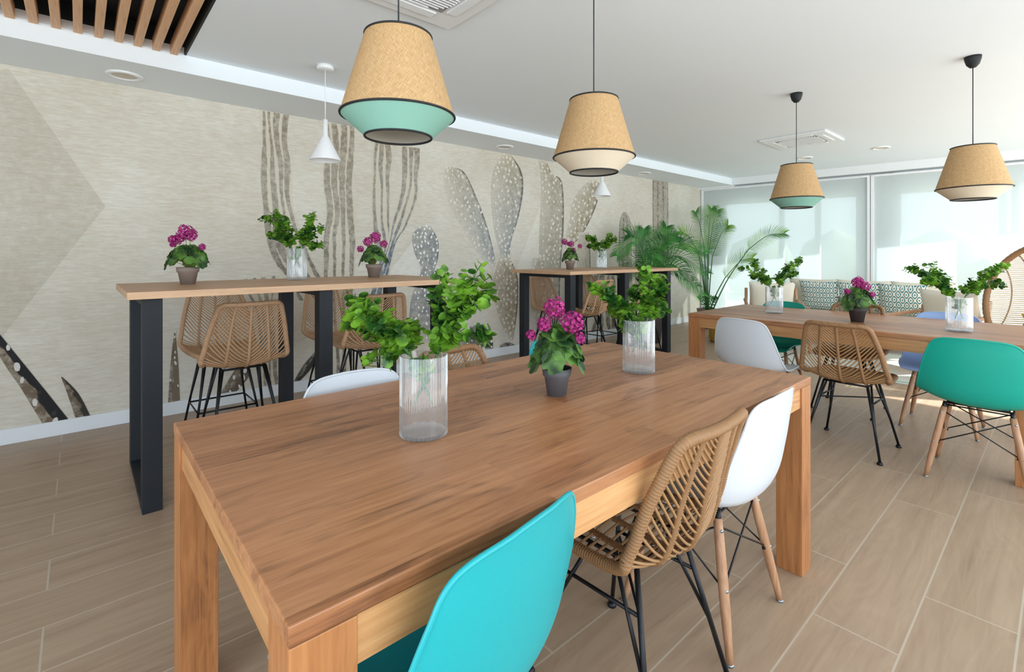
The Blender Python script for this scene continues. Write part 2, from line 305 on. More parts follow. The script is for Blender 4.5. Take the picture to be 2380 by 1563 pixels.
def ikat():
    m, nt, p = nt_new('teal_ikat_fabric'); L = nt.links.new
    tc = N(nt, 'ShaderNodeTexCoord'); sp = N(nt, 'ShaderNodeSeparateXYZ')
    nz = N(nt, 'ShaderNodeTexNoise'); nz.inputs['Scale'].default_value = 60; L(tc.outputs['UV'], nz.inputs['Vector'])
    sc_ = N(nt, 'ShaderNodeVectorMath', operation='SCALE'); sc_.inputs['Scale'].default_value = 0.02; L(nz.outputs['Color'], sc_.inputs[0])
    ad = N(nt, 'ShaderNodeVectorMath', operation='ADD'); L(tc.outputs['UV'], ad.inputs[0]); L(sc_.outputs[0], ad.inputs[1]); L(ad.outputs[0], sp.inputs[0])
    def sn(o, k):
        a = N(nt, 'ShaderNodeMath', operation='MULTIPLY'); a.inputs[1].default_value = k; L(o, a.inputs[0]); s = N(nt, 'ShaderNodeMath', operation='COSINE'); L(a.outputs[0], s.inputs[0]); return s.outputs[0]
    x = sn(sp.outputs[0], 2 * PI * 6); y = sn(sp.outputs[1], 2 * PI * 3.5)
    s = N(nt, 'ShaderNodeMath', operation='ADD'); L(x, s.inputs[0]); L(y, s.inputs[1])
    z = sn(s.outputs[0], 4.2)
    cr = N(nt, 'ShaderNodeValToRGB'); cr.color_ramp.interpolation = 'EASE'; e = cr.color_ramp.elements; e[0].position = 0.42; e[0].color = srgb(58, 128, 138); e[1].position = 0.58; e[1].color = srgb(238, 236, 224)
    r = N(nt, 'ShaderNodeMapRange'); r.inputs['From Min'].default_value = -1; r.inputs['From Max'].default_value = 1; L(z, r.inputs['Value']); L(r.outputs[0], cr.inputs[0])
    L(cr.outputs[0], p.inputs['Base Color']); p.inputs['Roughness'].default_value = 0.9; return m
M['ikat'] = ikat()

# ------------------------------------------------------------------ the room
VW, SOF, CEI = 4.60, 2.49, 2.61
US, VR, UB = -3.0, -2.4, 8.78
def wu(v): return UB + (4.60 - v) * 0.118           # window wall runs slightly askew
# mural wall: one mesh, its painting as thin layers with a colour attribute
class Mural(MB):
    def __init__(s): MB.__init__(s); s.c = []; s.lay = 0
    def quad(s, pts, col):
        s.add(pts, [[0, 1, 2, 3]] if len(pts) == 4 else [list(range(len(pts)))]); s.c += [col] * len(pts)
    def strip(s, left, right, fn, ns=60, nt=24, off=0.001):
        Lp = spline([(x, y, 0) for x, y in left], ns + 1); Rp = spline([(x, y, 0) for x, y in right], ns + 1)
        def f(a, b):
            i = round(a * ns); q = Lp[i].lerp(Rp[i], b); u, z = onwall(q.x, q.y, VW)
            return (u, VW - off - s.lay * 0.00015, z)
        s.lay += 1
        s.grid(f, ns, nt)
        for i in range(ns + 1):
            for j in range(nt + 1): s.c.append(fn(i / ns, j / nt))
        s.last = (Lp, Rp, ns)
    def dots(s, n, r, seed=1, off=0.002, col=(0.80, 0.78, 0.70, 0.9), elong=1.5):
        rg = random.Random(seed); Lp, Rp, ns = s.last; done = []
        for _ in range(n * 8):
            if len(done) >= n: break
            a = rg.random(); b = rg.uniform(0.05, 0.97); i = int(a * ns); q = Lp[i].lerp(Rp[i], b)
            if any((q - d).length < r * 3.1 for d in done): continue
            done.append(q); rr = r * rg.uniform(0.65, 1.25); th = rg.uniform(-0.5, 0.5); pts = []
            for k in range(8):
                an = 2 * PI * k / 8; dx = rr * math.cos(an) * 0.8; dy = rr * elong * math.sin(an) * rg.uniform(0.8, 1.1)
                u, z = onwall(q.x + dx * math.cos(th) - dy * math.sin(th), q.y + dx * math.sin(th) + dy * math.cos(th), VW); pts.append((u, VW - off - s.lay * 0.00015, z))
            s.quad(pts, col)
def lin(c, a): return srgb(*c)[:3] + (a,)
mu = Mural()
mu.box(US, 9.0, VW, VW + 0.2, -0.05, SOF + 0.15); mu.c += [(0, 0, 0, 0)] * len(mu.v)
def poly(pts, col, off): mu.quad([(onwall(x, y, VW)[0], VW - off, onwall(x, y, VW)[1]) for x, y in pts], col)
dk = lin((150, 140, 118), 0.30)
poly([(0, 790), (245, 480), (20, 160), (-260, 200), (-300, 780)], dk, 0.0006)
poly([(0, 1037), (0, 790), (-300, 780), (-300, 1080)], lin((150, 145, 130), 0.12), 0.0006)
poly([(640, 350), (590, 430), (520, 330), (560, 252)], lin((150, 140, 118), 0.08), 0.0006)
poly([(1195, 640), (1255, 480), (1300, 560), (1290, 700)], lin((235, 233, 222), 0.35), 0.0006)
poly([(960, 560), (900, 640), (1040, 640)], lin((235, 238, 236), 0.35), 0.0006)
def saguaro(seed, tone=(122, 110, 90), body=(204, 194, 172), n=4, blue=0.0):
    rg = random.Random(seed); ph = [rg.uniform(0, 6) for _ in range(n)]
    def fn(a, b):
        best = 1
        for k in range(n):
            c = (k + 0.5) / n + 0.035 * math.sin(9 * a + ph[k]) + 0.02 * math.sin(23 * a + 2 * ph[k]); hw = (0.30 + 0.13 * math.sin(6 * a + ph[(k + 1) % n])) / n
            best = min(best, abs(b - c) / hw)
        t = (tone[0] + (88 - tone[0]) * blue * a, tone[1] + (108 - tone[1]) * blue * a, tone[2] + (128 - tone[2]) * blue * a)
        return lin(t, 0.80 - 0.12 * math.sin(5 * a)) if best < 1 else lin(body, 0.6)
    return fn
mu.strip([(601, 256), (606, 330), (603, 390), (612, 480), (618, 560), (640, 620), (668, 660), (690, 700)], [(672, 268), (668, 330), (680, 400), (680, 470), (694, 520), (715, 580), (748, 640), (800, 690)], saguaro(1, blue=0.3), 90, 44)
mu.strip([(752, 285), (750, 340), (751, 430), (758, 500), (752, 560), (748, 640), (752, 760), (760, 900)], [(824, 292), (824, 360), (818, 430), (826, 500), (828, 560), (826, 640), (822, 760), (826, 890)], saguaro(2, blue=0.2), 90, 44)
mu.strip([(868, 330), (862, 390), (864, 450), (866, 540), (880, 600), (868, 660), (850, 720)], [(906, 332), (912, 370), (910, 420), (908, 500), (910, 560), (906, 640), (900, 720)], saguaro(3, n=3, blue=1.0), 70, 36)
mu.strip([(932, 340), (933, 390), (932, 440), (908, 520), (900, 570), (884, 620)], [(976, 345), (975, 400), (972, 460), (950, 520), (922, 565), (900, 650)], saguaro(4, n=3, blue=1.0), 70, 36)
mu.strip([(560, 650), (590, 720), (600, 780), (598, 850), (600, 920)], [(650, 640), (636, 700), (642, 780), (645, 850), (648, 912)], saguaro(5, (118, 106, 92)), 50, 40)
def paddle(base=(164, 150, 122), edge=(98, 88, 72), a0=0.2, a1=0.72, blue=0.0, rev=False):
    def fn(a, b):
        t = 1 - b if rev else b
        e = 1 if t > 0.93 else 0
        bl = blue * a
        c = tuple(x + (y - x) * bl for x, y in zip(edge if e else base, (96, 116, 138)))
        fade = max(0.0, min(1.0, (t - 0.0) * 1.6)); al = a0 + (a1 - a0) * fade
        al *= min(1, 8 * a + 0.25) if a < 0.5 else min(1.0, 6 * (1 - a) + 0.3)
        return lin(c, min(1, al + 0.25 * e))
    return fn
dc = lin((222, 217, 202), 0.8)
mu.strip([(1036, 388), (1030, 420), (1045, 480), (1085, 550), (1118, 600), (1146, 625)], [(1040, 388), (1078, 400), (1110, 465), (1130, 520), (1146, 580), (1152, 612)], paddle(blue=0.9, a0=0.14, a1=0.66)); mu.dots(62, 2.5, 2, col=dc)
mu.strip([(1170, 356), (1146, 400), (1142, 470), (1150, 540), (1162, 590), (1164, 606)], [(1184, 356), (1210, 395), (1216, 440), (1205, 505), (1188, 560), (1184, 606)], paddle(blue=0.9, a0=0.35, a1=0.72)); mu.dots(70, 2.5, 3, col=dc)
mu.strip([(1160, 600), (1146, 650), (1148, 690), (1160, 740), (1182, 790)], [(1184, 600), (1202, 640), (1204, 690), (1200, 740), (1192, 792)], paddle((150, 136, 112), (104, 94, 80), 0.5, 0.85, 0.0)); mu.dots(60, 2.5, 4, col=dc)
mu.strip([(1250, 371), (1256, 400), (1258, 450), (1253, 540), (1252, 640), (1246, 760)], [(1270, 372), (1282, 404), (1306, 425), (1310, 520), (1302, 640), (1300, 780)], paddle((160, 148, 122), (100, 92, 80), 0.4, 0.75, 0.3)); mu.dots(92, 2.5, 5, col=dc)
mu.strip([(1370, 418), (1335, 460), (1322, 520), (1314, 555)], [(1392, 420), (1388, 470), (1362, 530), (1336, 566)], paddle((150, 138, 114), (104, 96, 82), 0.35, 0.85)); mu.dots(48, 2.5, 6, col=dc)
mu.strip([(975, 526), (958, 550), (964, 590), (978, 630), (955, 700), (950, 790)], [(1000, 526), (1018, 560), (1018, 600), (1008, 640), (1015, 700), (1012, 800)], paddle((124, 130, 134), (110, 118, 126), 0.75, 0.85)); mu.dots(80, 2.5, 7, col=lin((240, 240, 236), 0.95))
mu.strip([(1095, 756), (1064, 790), (1058, 815)], [(1105, 756), (1140, 772), (1146, 812)], paddle((64, 62, 60), (54, 54, 54), 0.5, 0.95), 20, 20); mu.dots(26, 3.0, 8, col=lin((236, 234, 226), 0.95), elong=1.2)
mu.strip([(1178, 796), (1164, 802), (1158, 812)], [(1184, 796), (1196, 802), (1199, 808)], paddle((84, 78, 70), (60, 56, 52), 0.8, 0.95), 12, 12)
mu.strip([(1234, 600), (1238, 700), (1240, 770)], [(1262, 600), (1266, 700), (1262, 770)], paddle((130, 116, 96), (100, 90, 76), 0.0, 0.6)); mu.dots(24, 2.6, 9, col=dc)
def organ(n):
    def fn(a, b):
        k = abs(((b * n) % 1) - 0.5) * 2
        return lin((146 - 60 * (k > 0.72), 138 - 58 * (k > 0.72), 122 - 52 * (k > 0.72)), 0.78)
    return fn
mu.strip([(1448, 493), (1440, 520), (1438, 600), (1440, 700)], [(1454, 493), (1466, 520), (1468, 600), (1468, 700)], organ(3), 30, 30)
mu.strip([(1486, 523), (1478, 545), (1476, 620), (1478, 700)], [(1490, 523), (1500, 545), (1502, 620), (1500, 700)], organ(3), 30, 30)
mu.strip([(1517, 415), (1517, 500), (1519, 620), (1522, 757)], [(1552, 420), (1553, 500), (1553, 620), (1555, 750)], organ(3), 60, 34)
mu.strip([(1345, 540), (1342, 600), (1344, 660)], [(1368, 540), (1372, 600), (1370, 660)], paddle((150, 140, 120), (110, 100, 88), 0.3, 0.7), 20, 20)
mu.strip([(1378, 640), (1376, 720), (1374, 790)], [(1432, 640), (1434, 720), (1436, 785)], saguaro(9, (96, 90, 80)), 30, 36)
def blade(split=0.5, c1=(112, 96, 78), c2=(30, 30, 32)):
    def fn(a, b):
        s = split + 0.10 * math.sin(21 * a) + 0.05 * math.sin(47 * a)
        return lin(c1 if b < s else c2, 1.0 if b < s else 1.55)
    return fn
mu.strip([(-60, 720), (5, 838), (50, 905), (103, 992)], [(-50, 716), (30, 815), (95, 895), (166, 984)], blade()); mu.dots(9, 8, 11, col=lin((214, 212, 208), 1), elong=1.3)
mu.strip([(142, 877), (158, 920), (178, 979)], [(144, 876), (182, 915), (213, 974)], blade(0.62, (104, 90, 74), (52, 48, 44)), 30, 20)
mu.strip([(405, 768), (396, 850), (390, 944)], [(407, 768), (414, 850), (418, 940)], blade(0.4, (110, 98, 84), (120, 106, 88)), 30, 16); mu.dots(8, 3.5, 12, col=lin((220, 218, 212), 1))
mu.strip([(552, 850), (530, 885), (505, 925)], [(585, 845), (575, 880), (540, 920)], blade(0.5, (120, 106, 90), (104, 92, 78)), 24, 20); mu.dots(6, 5, 13, col=lin((226, 226, 222), 1))
mu.strip([(735, 815), (705, 850), (682, 888)], [(740, 818), (722, 858), (690, 892)], blade(0.5, (82, 78, 72), (60, 58, 56)), 20, 12)
wl = mu.build('wall_left', M['mural']); tag(wl, kind='structure')
ca = wl.data.color_attributes.new('paint', 'FLOAT_COLOR', 'POINT')
while len(mu.c) < len(mu.v): mu.c.append((0, 0, 0, 0))
ca.data.foreach_set('color', [q for c_ in mu.c for q in c_])

struct('floor', MB().box(US - 0.2, 10.4, VR - 0.2, VW + 0.2, -0.1, 0), M['floor'])
struct('baseboard_left', MB().box(US, UB, VW - 0.012, VW, 0, 0.10, bev=0.002), M['skirt'])
# ceiling with the slatted recess cut out of it
R0, R1, RV0, RV1, RT = -2.2, 0.55, 1.3, 4.0, 2.76
c_ = MB()
c_.box(R1, 10.4, VR - 0.2, 4.0, CEI, CEI + 0.2); c_.box(US - 0.2, R0, VR - 0.2, 4.0, CEI, CEI + 0.2)
c_.box(R0, R1, VR - 0.2, RV0, CEI, CEI + 0.2)
c_.box(US - 0.2, 10.4, 4.0, VW + 0.2, SOF, CEI + 0.2)
struct('ceiling', c_, M['ceil'])
r_ = MB()
r_.box(R0, R1, RV0, RV1, RT, RT + 0.05); r_.box(R0, R0 + 0.01, RV0, RV1, CEI, RT); r_.box(R1 - 0.012, R1, RV0, RV1, CEI + 0.001, RT); r_.box(R0, R1, RV0, RV0 + 0.01, CEI, RT); r_.box(R0, R1 - 0.012, RV1 - 0.004, RV1 + 0.002, CEI + 0.05, RT)
struct('trim_1', r_, M['black'])
struct('trim_2', MB().box(R0, R1 - 0.013, RV1 - 0.006, RV1, CEI - 0.001, CEI + 0.05), M['paint'])
def one(name, mb, mats, label, cat, group=None): return tag(mb.build(name, mats), label, cat, group)
for k in range(24):
    u = 0.478 - 0.097 * k
    if u < R0 + 0.05: break
    if u > -0.75:
        o = MB().box(-0.021, 0.021, RV0 + 0.02 - 2.6, RV1 - 0.006 - 2.6, -0.04, 0.04, bev=0.002).build('ceiling_slat', M['slat'], loc=(u, 2.6, CEI + 0.025))
        names = ['nearest the white ceiling', 'second in from the white ceiling', 'third in from the white ceiling', 'fourth in from the white ceiling', 'fifth in from the white ceiling', 'sixth in from the white ceiling', 'seventh in from the white ceiling', 'eighth in from the white ceiling', 'ninth in from the white ceiling']
        lab = 'pale oak slat across the black ceiling recess, ' + (names[k] if k < 9 else 'at its far edge')
        tag(o, lab, 'slat', 'oak slats in the black ceiling recess')
one('recess_panel', MB().box(-0.22, -0.08, 3.25, 3.62, RT - 0.03, RT, bev=0.004), M['grille'], 'small grey rectangular panel inside the black ceiling recess', 'panel')

# window wall at the far end (askew), panes, frames, blinds
def wpt(v, z, off=0.0): return (wu(v) + off, v, z)
def wbox(mb, v0, v1, z0, z1, o0, o1, mi=0):
    vs = [wpt(v, z, o) for v in (v0, v1) for z in (z0, z1) for o in (o0, o1)]
    mb.add(vs, [[0, 1, 3, 2], [4, 6, 7, 5], [0, 4, 5, 1], [2, 3, 7, 6], [0, 2, 6, 4], [1, 5, 7, 3]], mi)
fw = MB()
wbox(fw, 4.6, 4.28, -0.02, CEI + 0.1, 0.16, 0.30); wbox(fw, 2.16, 1.74, -0.02, CEI + 0.1, 0.16, 0.30); wbox(fw, -1.1, VR, -0.02, CEI + 0.1, 0.16, 0.30)
wbox(fw, 4.28, VR, 2.24, CEI + 0.1, 0.16, 0.30); wbox(fw, 4.28, VR, -0.02, 0.06, 0.16, 0.30)
struct('wall_far', fw, M['paint'])
bk = MB(); wbox(bk, 4.0, VR, SOF, CEI, -0.04, 0.16); wbox(bk, 4.6, 4.0, SOF - 0.03, SOF, 0.0, 0.16)
struct('trim_3', bk, M['paint'])
for i, (a, b_, mid) in enumerate([(4.28, 2.16, (3.32, 2.78)), (1.74, -1.1, (0.62, 0.50))]):
    w_ = tag(empty('window_%d' % (i + 1), wpt((a + b_) / 2, 0.06, 0.22)), kind='structure'); f = MB()
    for v in (a, b_ + 0.06) + mid: wbox(f, v, v - 0.07, 0.06, 2.24, 0.19, 0.26)
    wbox(f, a, b_, 0.06, 0.14, 0.19, 0.26); wbox(f, a, b_, 2.16, 2.24, 0.19, 0.26)
    fo = f.build('window_frame', M['paint'], w_); fo.matrix_parent_inverse = Matrix.Translation(w_.location).inverted()
    g = MB(); wbox(g, a - 0.02, b_ + 0.02, 0.1, 2.2, 0.222, 0.228); go = g.build('pane', M['pane'], w_); go.matrix_parent_inverse = Matrix.Translation(w_.location).inverted()
for i, (a, b_) in enumerate([(4.555, 2.045), (1.965, -2.3)]):
    lab = ['white translucent roller blind beside the mural wall, behind the tall palm', 'white translucent roller blind behind the sofa and the round rattan chair'][i]
    t = tag(empty('roller_blind', wpt((a + b_) / 2, 0.0, 0.07)), lab, 'blind', 'roller blinds on the far windows'); inv = Matrix.Translation(t.location).inverted()
    f = MB(); f.grid(lambda s_, t_: wpt(a + (b_ - a) * s_, 0.06 + 2.38 * t_, 0.07), 2, 2, smooth=False)
    o = f.build('blind_fabric', M['blind'], t); o.matrix_parent_inverse = inv
    f = MB(); wbox(f, a, b_, 0.03, 0.06, 0.06, 0.08); o = f.build('bottom_bar', M['metalw'], t); o.matrix_parent_inverse = inv
    f = MB(); wbox(f, a + 0.01, b_ - 0.01, 2.43, 2.46, 0.03, 0.13); o = f.build('head_rail', M['metalw'], t); o.matrix_parent_inverse = inv
    for v in (a + 0.035, b_):
        f = MB(); wbox(f, v, v - 0.035, 0.0, 2.46, 0.04, 0.11); o = f.build('side_guide', M['metalw'], t); o.matrix_parent_inverse = inv
# right wall with tall windows (behind the frame edge), back wall
rw = MB(); rw.box(US, -1.7, VR - 0.2, VR, 0, CEI + 0.1); rw.box(-1.7, 9.6, VR - 0.2, VR, 2.4, CEI + 0.1); rw.box(-1.7, 9.6, VR - 0.2, VR, 0, 0.05)
for u in (0.6, 2.9, 5.2, 7.5, 9.6): rw.box(u - 0.09, u + 0.09, VR - 0.2, VR, 0.05, 2.4)
struct('wall_right', rw, M['paint'])
bw = MB(); bw.box(US - 0.2, US, VR - 0.2, -1.8, 0, CEI + 0.1); bw.box(US - 0.2, US, 2.2, VW + 0.2, 0, CEI + 0.1); bw.box(US - 0.2, US, -1.8, 2.2, 2.35, CEI + 0.1); bw.box(US - 0.2, US, -1.8, 2.2, 0, 0.1)
struct('wall_back', bw, M['paint'])
# outside: terrace, added unseen slab blocking sun at the right-hand windows, low wall, hedge and building beyond the far window
M['stone'] = plain('terrace_stone', srgb(206, 200, 188), 0.8, noise=0.08)
M['hedge'] = plain('hedge_green', srgb(176, 188, 166), 0.9, noise=0.4, nscale=4)
M['render'] = plain('pale_render', srgb(216, 214, 206), 0.9, noise=0.05)
struct('ground', MB().box(-25, 45, -25, 30, -0.3, -0.12), M['stone'])
struct('sun_block_slab', MB().box(US, 7.9, -7.0, VR - 0.2, 2.75, 2.85), M['render'])  # added out of view to confine the sun patches to the far end
hg = MB()
for k in range(9): hg.lathe([(0.0, 0), (0.9, 0.1), (1.1, 0.9), (0.8, 1.7), (0.0, 2.1)], 12, (17 + 0.4 * math.sin(k * 2.1), -7 + k * 2.3, -0.12))
tag(hg.build('hedge', M['hedge']), 'clipped green shrubs outside beyond the far windows', 'hedge', kind='stuff')

# ------------------------------------------------------------------ tables
def dining_table(loc, L, W, along, label):
    """teak table, long side along world x or y; H 0.76"""
    t = tag(empty('dining_table', loc), label, 'table')
    lx, ly = (L, W) if along == 'x' else (W, L)
    mt = M['teak_x'] if along == 'x' else M['teak_y']
    MB().box(-lx / 2, lx / 2, -ly / 2, ly / 2, 0.73, 0.76, bev=0.0025).build('tabletop', mt, t)
    lw = 0.095
    for sx in (-1, 1):
        for sy in (-1, 1):
            x, y = sx * (lx / 2 - lw / 2 - 0.001), sy * (ly / 2 - lw / 2 - 0.001)
            MB().box(-lw / 2, lw / 2, -lw / 2, lw / 2, 0, 0.729, bev=0.002).build('leg', M['leg_w'], t, (x, y, 0))
    for sy in (-1, 1):
        MB().box(-lx / 2 + lw, lx / 2 - lw, -0.012, 0.012, 0.652, 0.729, bev=0.001).build('apron', M['apron_x'], t, (0, sy * (ly / 2 - 0.020), 0))
    for sx in (-1, 1):
        MB().box(-0.012, 0.012, -ly / 2 + lw, ly / 2 - lw, 0.652, 0.729, bev=0.001).build('apron', M['apron_y'], t, (sx * (lx / 2 - 0.020), 0, 0))
    return t
dining_table((1.195, 1.195, 0), 1.98, 1.04, 'x', 'big teak dining table in the foreground with turquoise chair pushed in')
dining_table((4.295, 1.08, 0), 1.98, 1.05, 'y', 'teak dining table in front of the sofa, with white, rattan and teal chairs')
def bar_table(u0, u1, v0, v1, label):
    t = tag(empty('bar_table', ((u0 + u1) / 2, (v0 + v1) / 2, 0)), label, 'table'); lx, ly = (u1 - u0) / 2, (v1 - v0) / 2
    MB().box(-lx, lx, -ly, ly, 1.035, 1.07, bev=0.002).build('tabletop', M['oak_x'], t)
    for x in (-lx + 0.10, 0.0, lx - 0.13):
        f = MB(); y0, y1, a = -ly + 0.05, ly - 0.06, 0.04
        f.box(-a, a, y0, y0 + 0.08, 0.0, 1.034, bev=0.002); f.box(-a, a, y1 - 0.08, y1, 0.0, 1.034, bev=0.002)
        f.box(-a, a, y0 + 0.08, y1 - 0.08, 0.0, 0.03); f.box(-a, a, y0 + 0.08, y1 - 0.08, 1.0, 1.034)
        f.build('leg_frame', M['steel'], t, (x, 0, 0))
bar_table(0.165, 2.04, 2.87, 3.78, 'high oak bar table nearest, by the striped cactus mural, on dark steel frames')
bar_table(3.67, 5.72, 3.28, 4.16, 'high oak bar table further back, beside the low palm, on dark steel frames')

# ------------------------------------------------------------------ moulded shell chairs
def shell_fn(s, t):
    """s 0 front .. 1 top of back, t -1..1; chair faces +y"""
    prof = SP
    fi = max(0.0, min(60.0, s * 60)); k0 = int(fi); c = prof[k0].lerp(prof[min(k0 + 1, 60)], fi - k0)
    w_ = lerp([(0, 0.185), (0.1, 0.205), (0.3, 0.226), (0.42, 0.242), (0.52, 0.248), (0.60, 0.246), (0.68, 0.236), (0.76, 0.219), (0.84, 0.197), (0.92, 0.173), (1.0, 0.152)], s)
    w0 = w_
    if s > 0.86: w_ *= max(0.0, 1 - ((s - 0.86) / 0.14) ** 3.4) ** (1 / 2.8) if s < 1 else 0.0
    if s < 0.10: w_ *= max(0.0, 1 - ((0.10 - s) / 0.10) ** 3.0) ** (1 / 3.0) if s > 0 else 0.0
    i = min(int(round(s * 60)), 60); tg = (prof[min(i + 1, 60)] - prof[max(i - 1, 0)]).normalized(); nrm = Vector((0, tg.z, -tg.y))
    d = lerp([(0, 0.004), (0.12, 0.022), (0.3, 0.036), (0.42, 0.050), (0.52, 0.066), (0.60, 0.066), (0.68, 0.055), (0.76, 0.042), (0.86, 0.028), (1.0, 0.018)], s)
    a = abs(t) * w_ / w0; lift = d * (a ** 2.3)
    p = Vector((t * w_, c.y, c.z)) + nrm * lift
    return p
SP = spline([(0, 0.235, 0.418), (0, 0.222, 0.440), (0, 0.15, 0.448), (0, 0.05, 0.436), (0, -0.05, 0.424), (0, -0.13, 0.428), (0, -0.188, 0.452), (0, -0.222, 0.51), (0, -0.240, 0.60), (0, -0.252, 0.69), (0, -0.259, 0.760), (0, -0.265, 0.800)], 61)
def row_s(x):
    if x < 0.15: return 0.10 * (1 - math.cos(PI / 2 * x / 0.15))
    if x > 0.78: return 0.86 + 0.14 * math.sin(PI / 2 * (x - 0.78) / 0.22)
    return 0.10 + 0.76 * (x - 0.15) / 0.63
def make_shell(mat, name='shell_chair'):
    t = empty(name); t['category'] = 'chair'
    b = MB(); ns, nt = 76, 26
    inner = [[shell_fn(row_s(i / ns), -1 + 2 * j / nt) for j in range(nt + 1)] for i in range(ns + 1)]
    # outer skin offset along the numeric normal
    outer = []
    for i in range(ns + 1):
        row = []
        for j in range(nt + 1):
            a = inner[min(i + 1, ns)][j] - inner[max(i - 1, 0)][j]; c = inner[i][min(j + 1, nt)] - inner[i][max(j - 1, 0)]
            n = c.cross(a); n = n.normalized() if n.length > 1e-9 else Vector((0, 0, 0)); row.append(inner[i][j] + n * 0.006)
        outer.append(row)
    h = nt // 2          # the end rows shrink to a point: give them their neighbour's offset
    outer[ns] = [p + (outer[ns - 1][h] - inner[ns - 1][h]) for p in inner[ns]]; outer[0] = [p + (outer[1][h] - inner[1][h]) for p in inner[0]]
    b.add([p for r_ in inner for p in r_], [[i * (nt + 1) + j, i * (nt + 1) + j + 1, (i + 1) * (nt + 1) + j + 1, (i + 1) * (nt + 1) + j] for i in range(ns) for j in range(nt)], 0, True)
    b.add([p for r_ in outer for p in r_], [[i * (nt + 1) + j, (i + 1) * (nt + 1) + j, (i + 1) * (nt + 1) + j + 1, i * (nt + 1) + j + 1] for i in range(ns) for j in range(nt)], 0, True)
    rim = [(inner[i][0] + outer[i][0]) / 2 for i in range(1, ns)] + [(inner[i][nt] + outer[i][nt]) / 2 for i in range(ns - 1, 0, -1)]
    # flared bead along the rim
    b.tube(rim, 0.0052, 6, closed=True)
    b.build('shell', mat, t)
    for sx in (-1, 1):
        for sy in (-1, 1):
            top = Vector((sx * 0.135, sy * 0.11 - 0.01, 0.395)); ft = Vector((sx * 0.205, sy * 0.19, 0.004))
            l = MB(); pts = [ft.lerp(top, k / 8) for k in range(9)]
            l.tube(pts, [0.0105, 0.0125, 0.0145, 0.0155, 0.016, 0.016, 0.0155, 0.015, 0.014], 14)
            lg = l.build('leg', M['dowel'], t)
            g = MB(); g.tube([ft - Vector((0, 0, 0.004)), ft + Vector((0, 0, 0.003))], [0.0108, 0.0115], 12); g.build('foot_glide', M['chrome'], lg)
            for k in (0.92, 0.5):
                q = ft.lerp(top, k); dr = Vector((sx * 0.5, sy, 0)).normalized(); m_ = MB(); m_.tube([q + dr * 0.010, q + dr * 0.0175], [0.006, 0.0045], 10); m_.build('screw', M['chrome'], lg)
            br = MB(); br.tube([top + (top - ft).normalized() * -0.02, top + Vector((-sx * 0.004, 0, 0.03))], [0.011, 0.009], 8)
            br.build('bracket', M['wire'], t)
    wv = MB()
    P = lambda sx, sy, k: Vector((sx * 0.205, sy * 0.19, 0)).lerp(Vector((sx * 0.135, sy * 0.11 - 0.01, 0.395)), k)
    for sy in (-1, 1):
        wv.tube([P(-1, sy, 0.94), P(1, sy, 0.5)], 0.0032, 6); wv.tube([P(1, sy, 0.94), P(-1, sy, 0.5)], 0.0032, 6); wv.tube([P(-1, sy, 1.03), P(1, sy, 1.03)], 0.004, 6)
    for sx in (-1, 1):
        wv.tube([P(sx, -1, 0.94), P(sx, 1, 0.5)], 0.0032, 6); wv.tube([P(sx, 1, 0.94), P(sx, -1, 0.5)], 0.0032, 6); wv.tube([P(sx, -1, 1.03), P(sx, 1, 1.03)], 0.004, 6)
        for k in (0.5,):
            for sy in (-1, 1): q = P(sx, sy, k); wv.tube([q + Vector((-sx * 0.02, 0, 0)), q + Vector((-sx * 0.005, 0, 0))], 0.006, 8)
    wv.build('wire_brace', M['wire'], t)
    mb = MB(); mb.tube([(-0.12, 0.09, 0.424), (-0.12, -0.10, 0.418), (0.12, -0.10, 0.418), (0.12, 0.09, 0.424)], 0.007, 8, closed=True); mb.build('seat_mount', M['wire'], t)
    return t
GS = 'moulded shell chairs around the dining tables'
def shell_set(mat, items):
    p = make_shell(mat); fl = []
    for (x, y, rz, lab) in items: place(p, fl, (x, y, 0), rz, lab, GS)
R = math.radians
shell_set(M['turq'], [(0.522, 0.855, R(10), 'bright turquoise shell chair nearest of all, pushed into the foreground table'),
                      (1.90, 1.57, PI, 'turquoise shell chair on the far side of the foreground table, mostly hidden')])
shell_set(M['whitep'], [(1.68, 0.87, R(1), 'white shell chair beside the wicker chair at the foreground table, legs in view'),
                        (0.775, 1.53, R(180), 'white shell chair on the far side of the foreground table, only its top showing'),
                        (3.66, 1.455, R(-98), 'white shell chair with its back to us at the table by the sofa')])
shell_set(M['teal'], [(3.75, 0.32, R(-90), 'teal green shell chair with its back to us, at the right-hand table'),
                      (4.66, 1.74, R(90), 'teal green shell chair on the sofa side of its table, behind the white chair')])
shell_set(M['bluep'], [(4.68, 0.60, R(90), 'pale blue shell chair on the sofa side, behind the teal chair')])

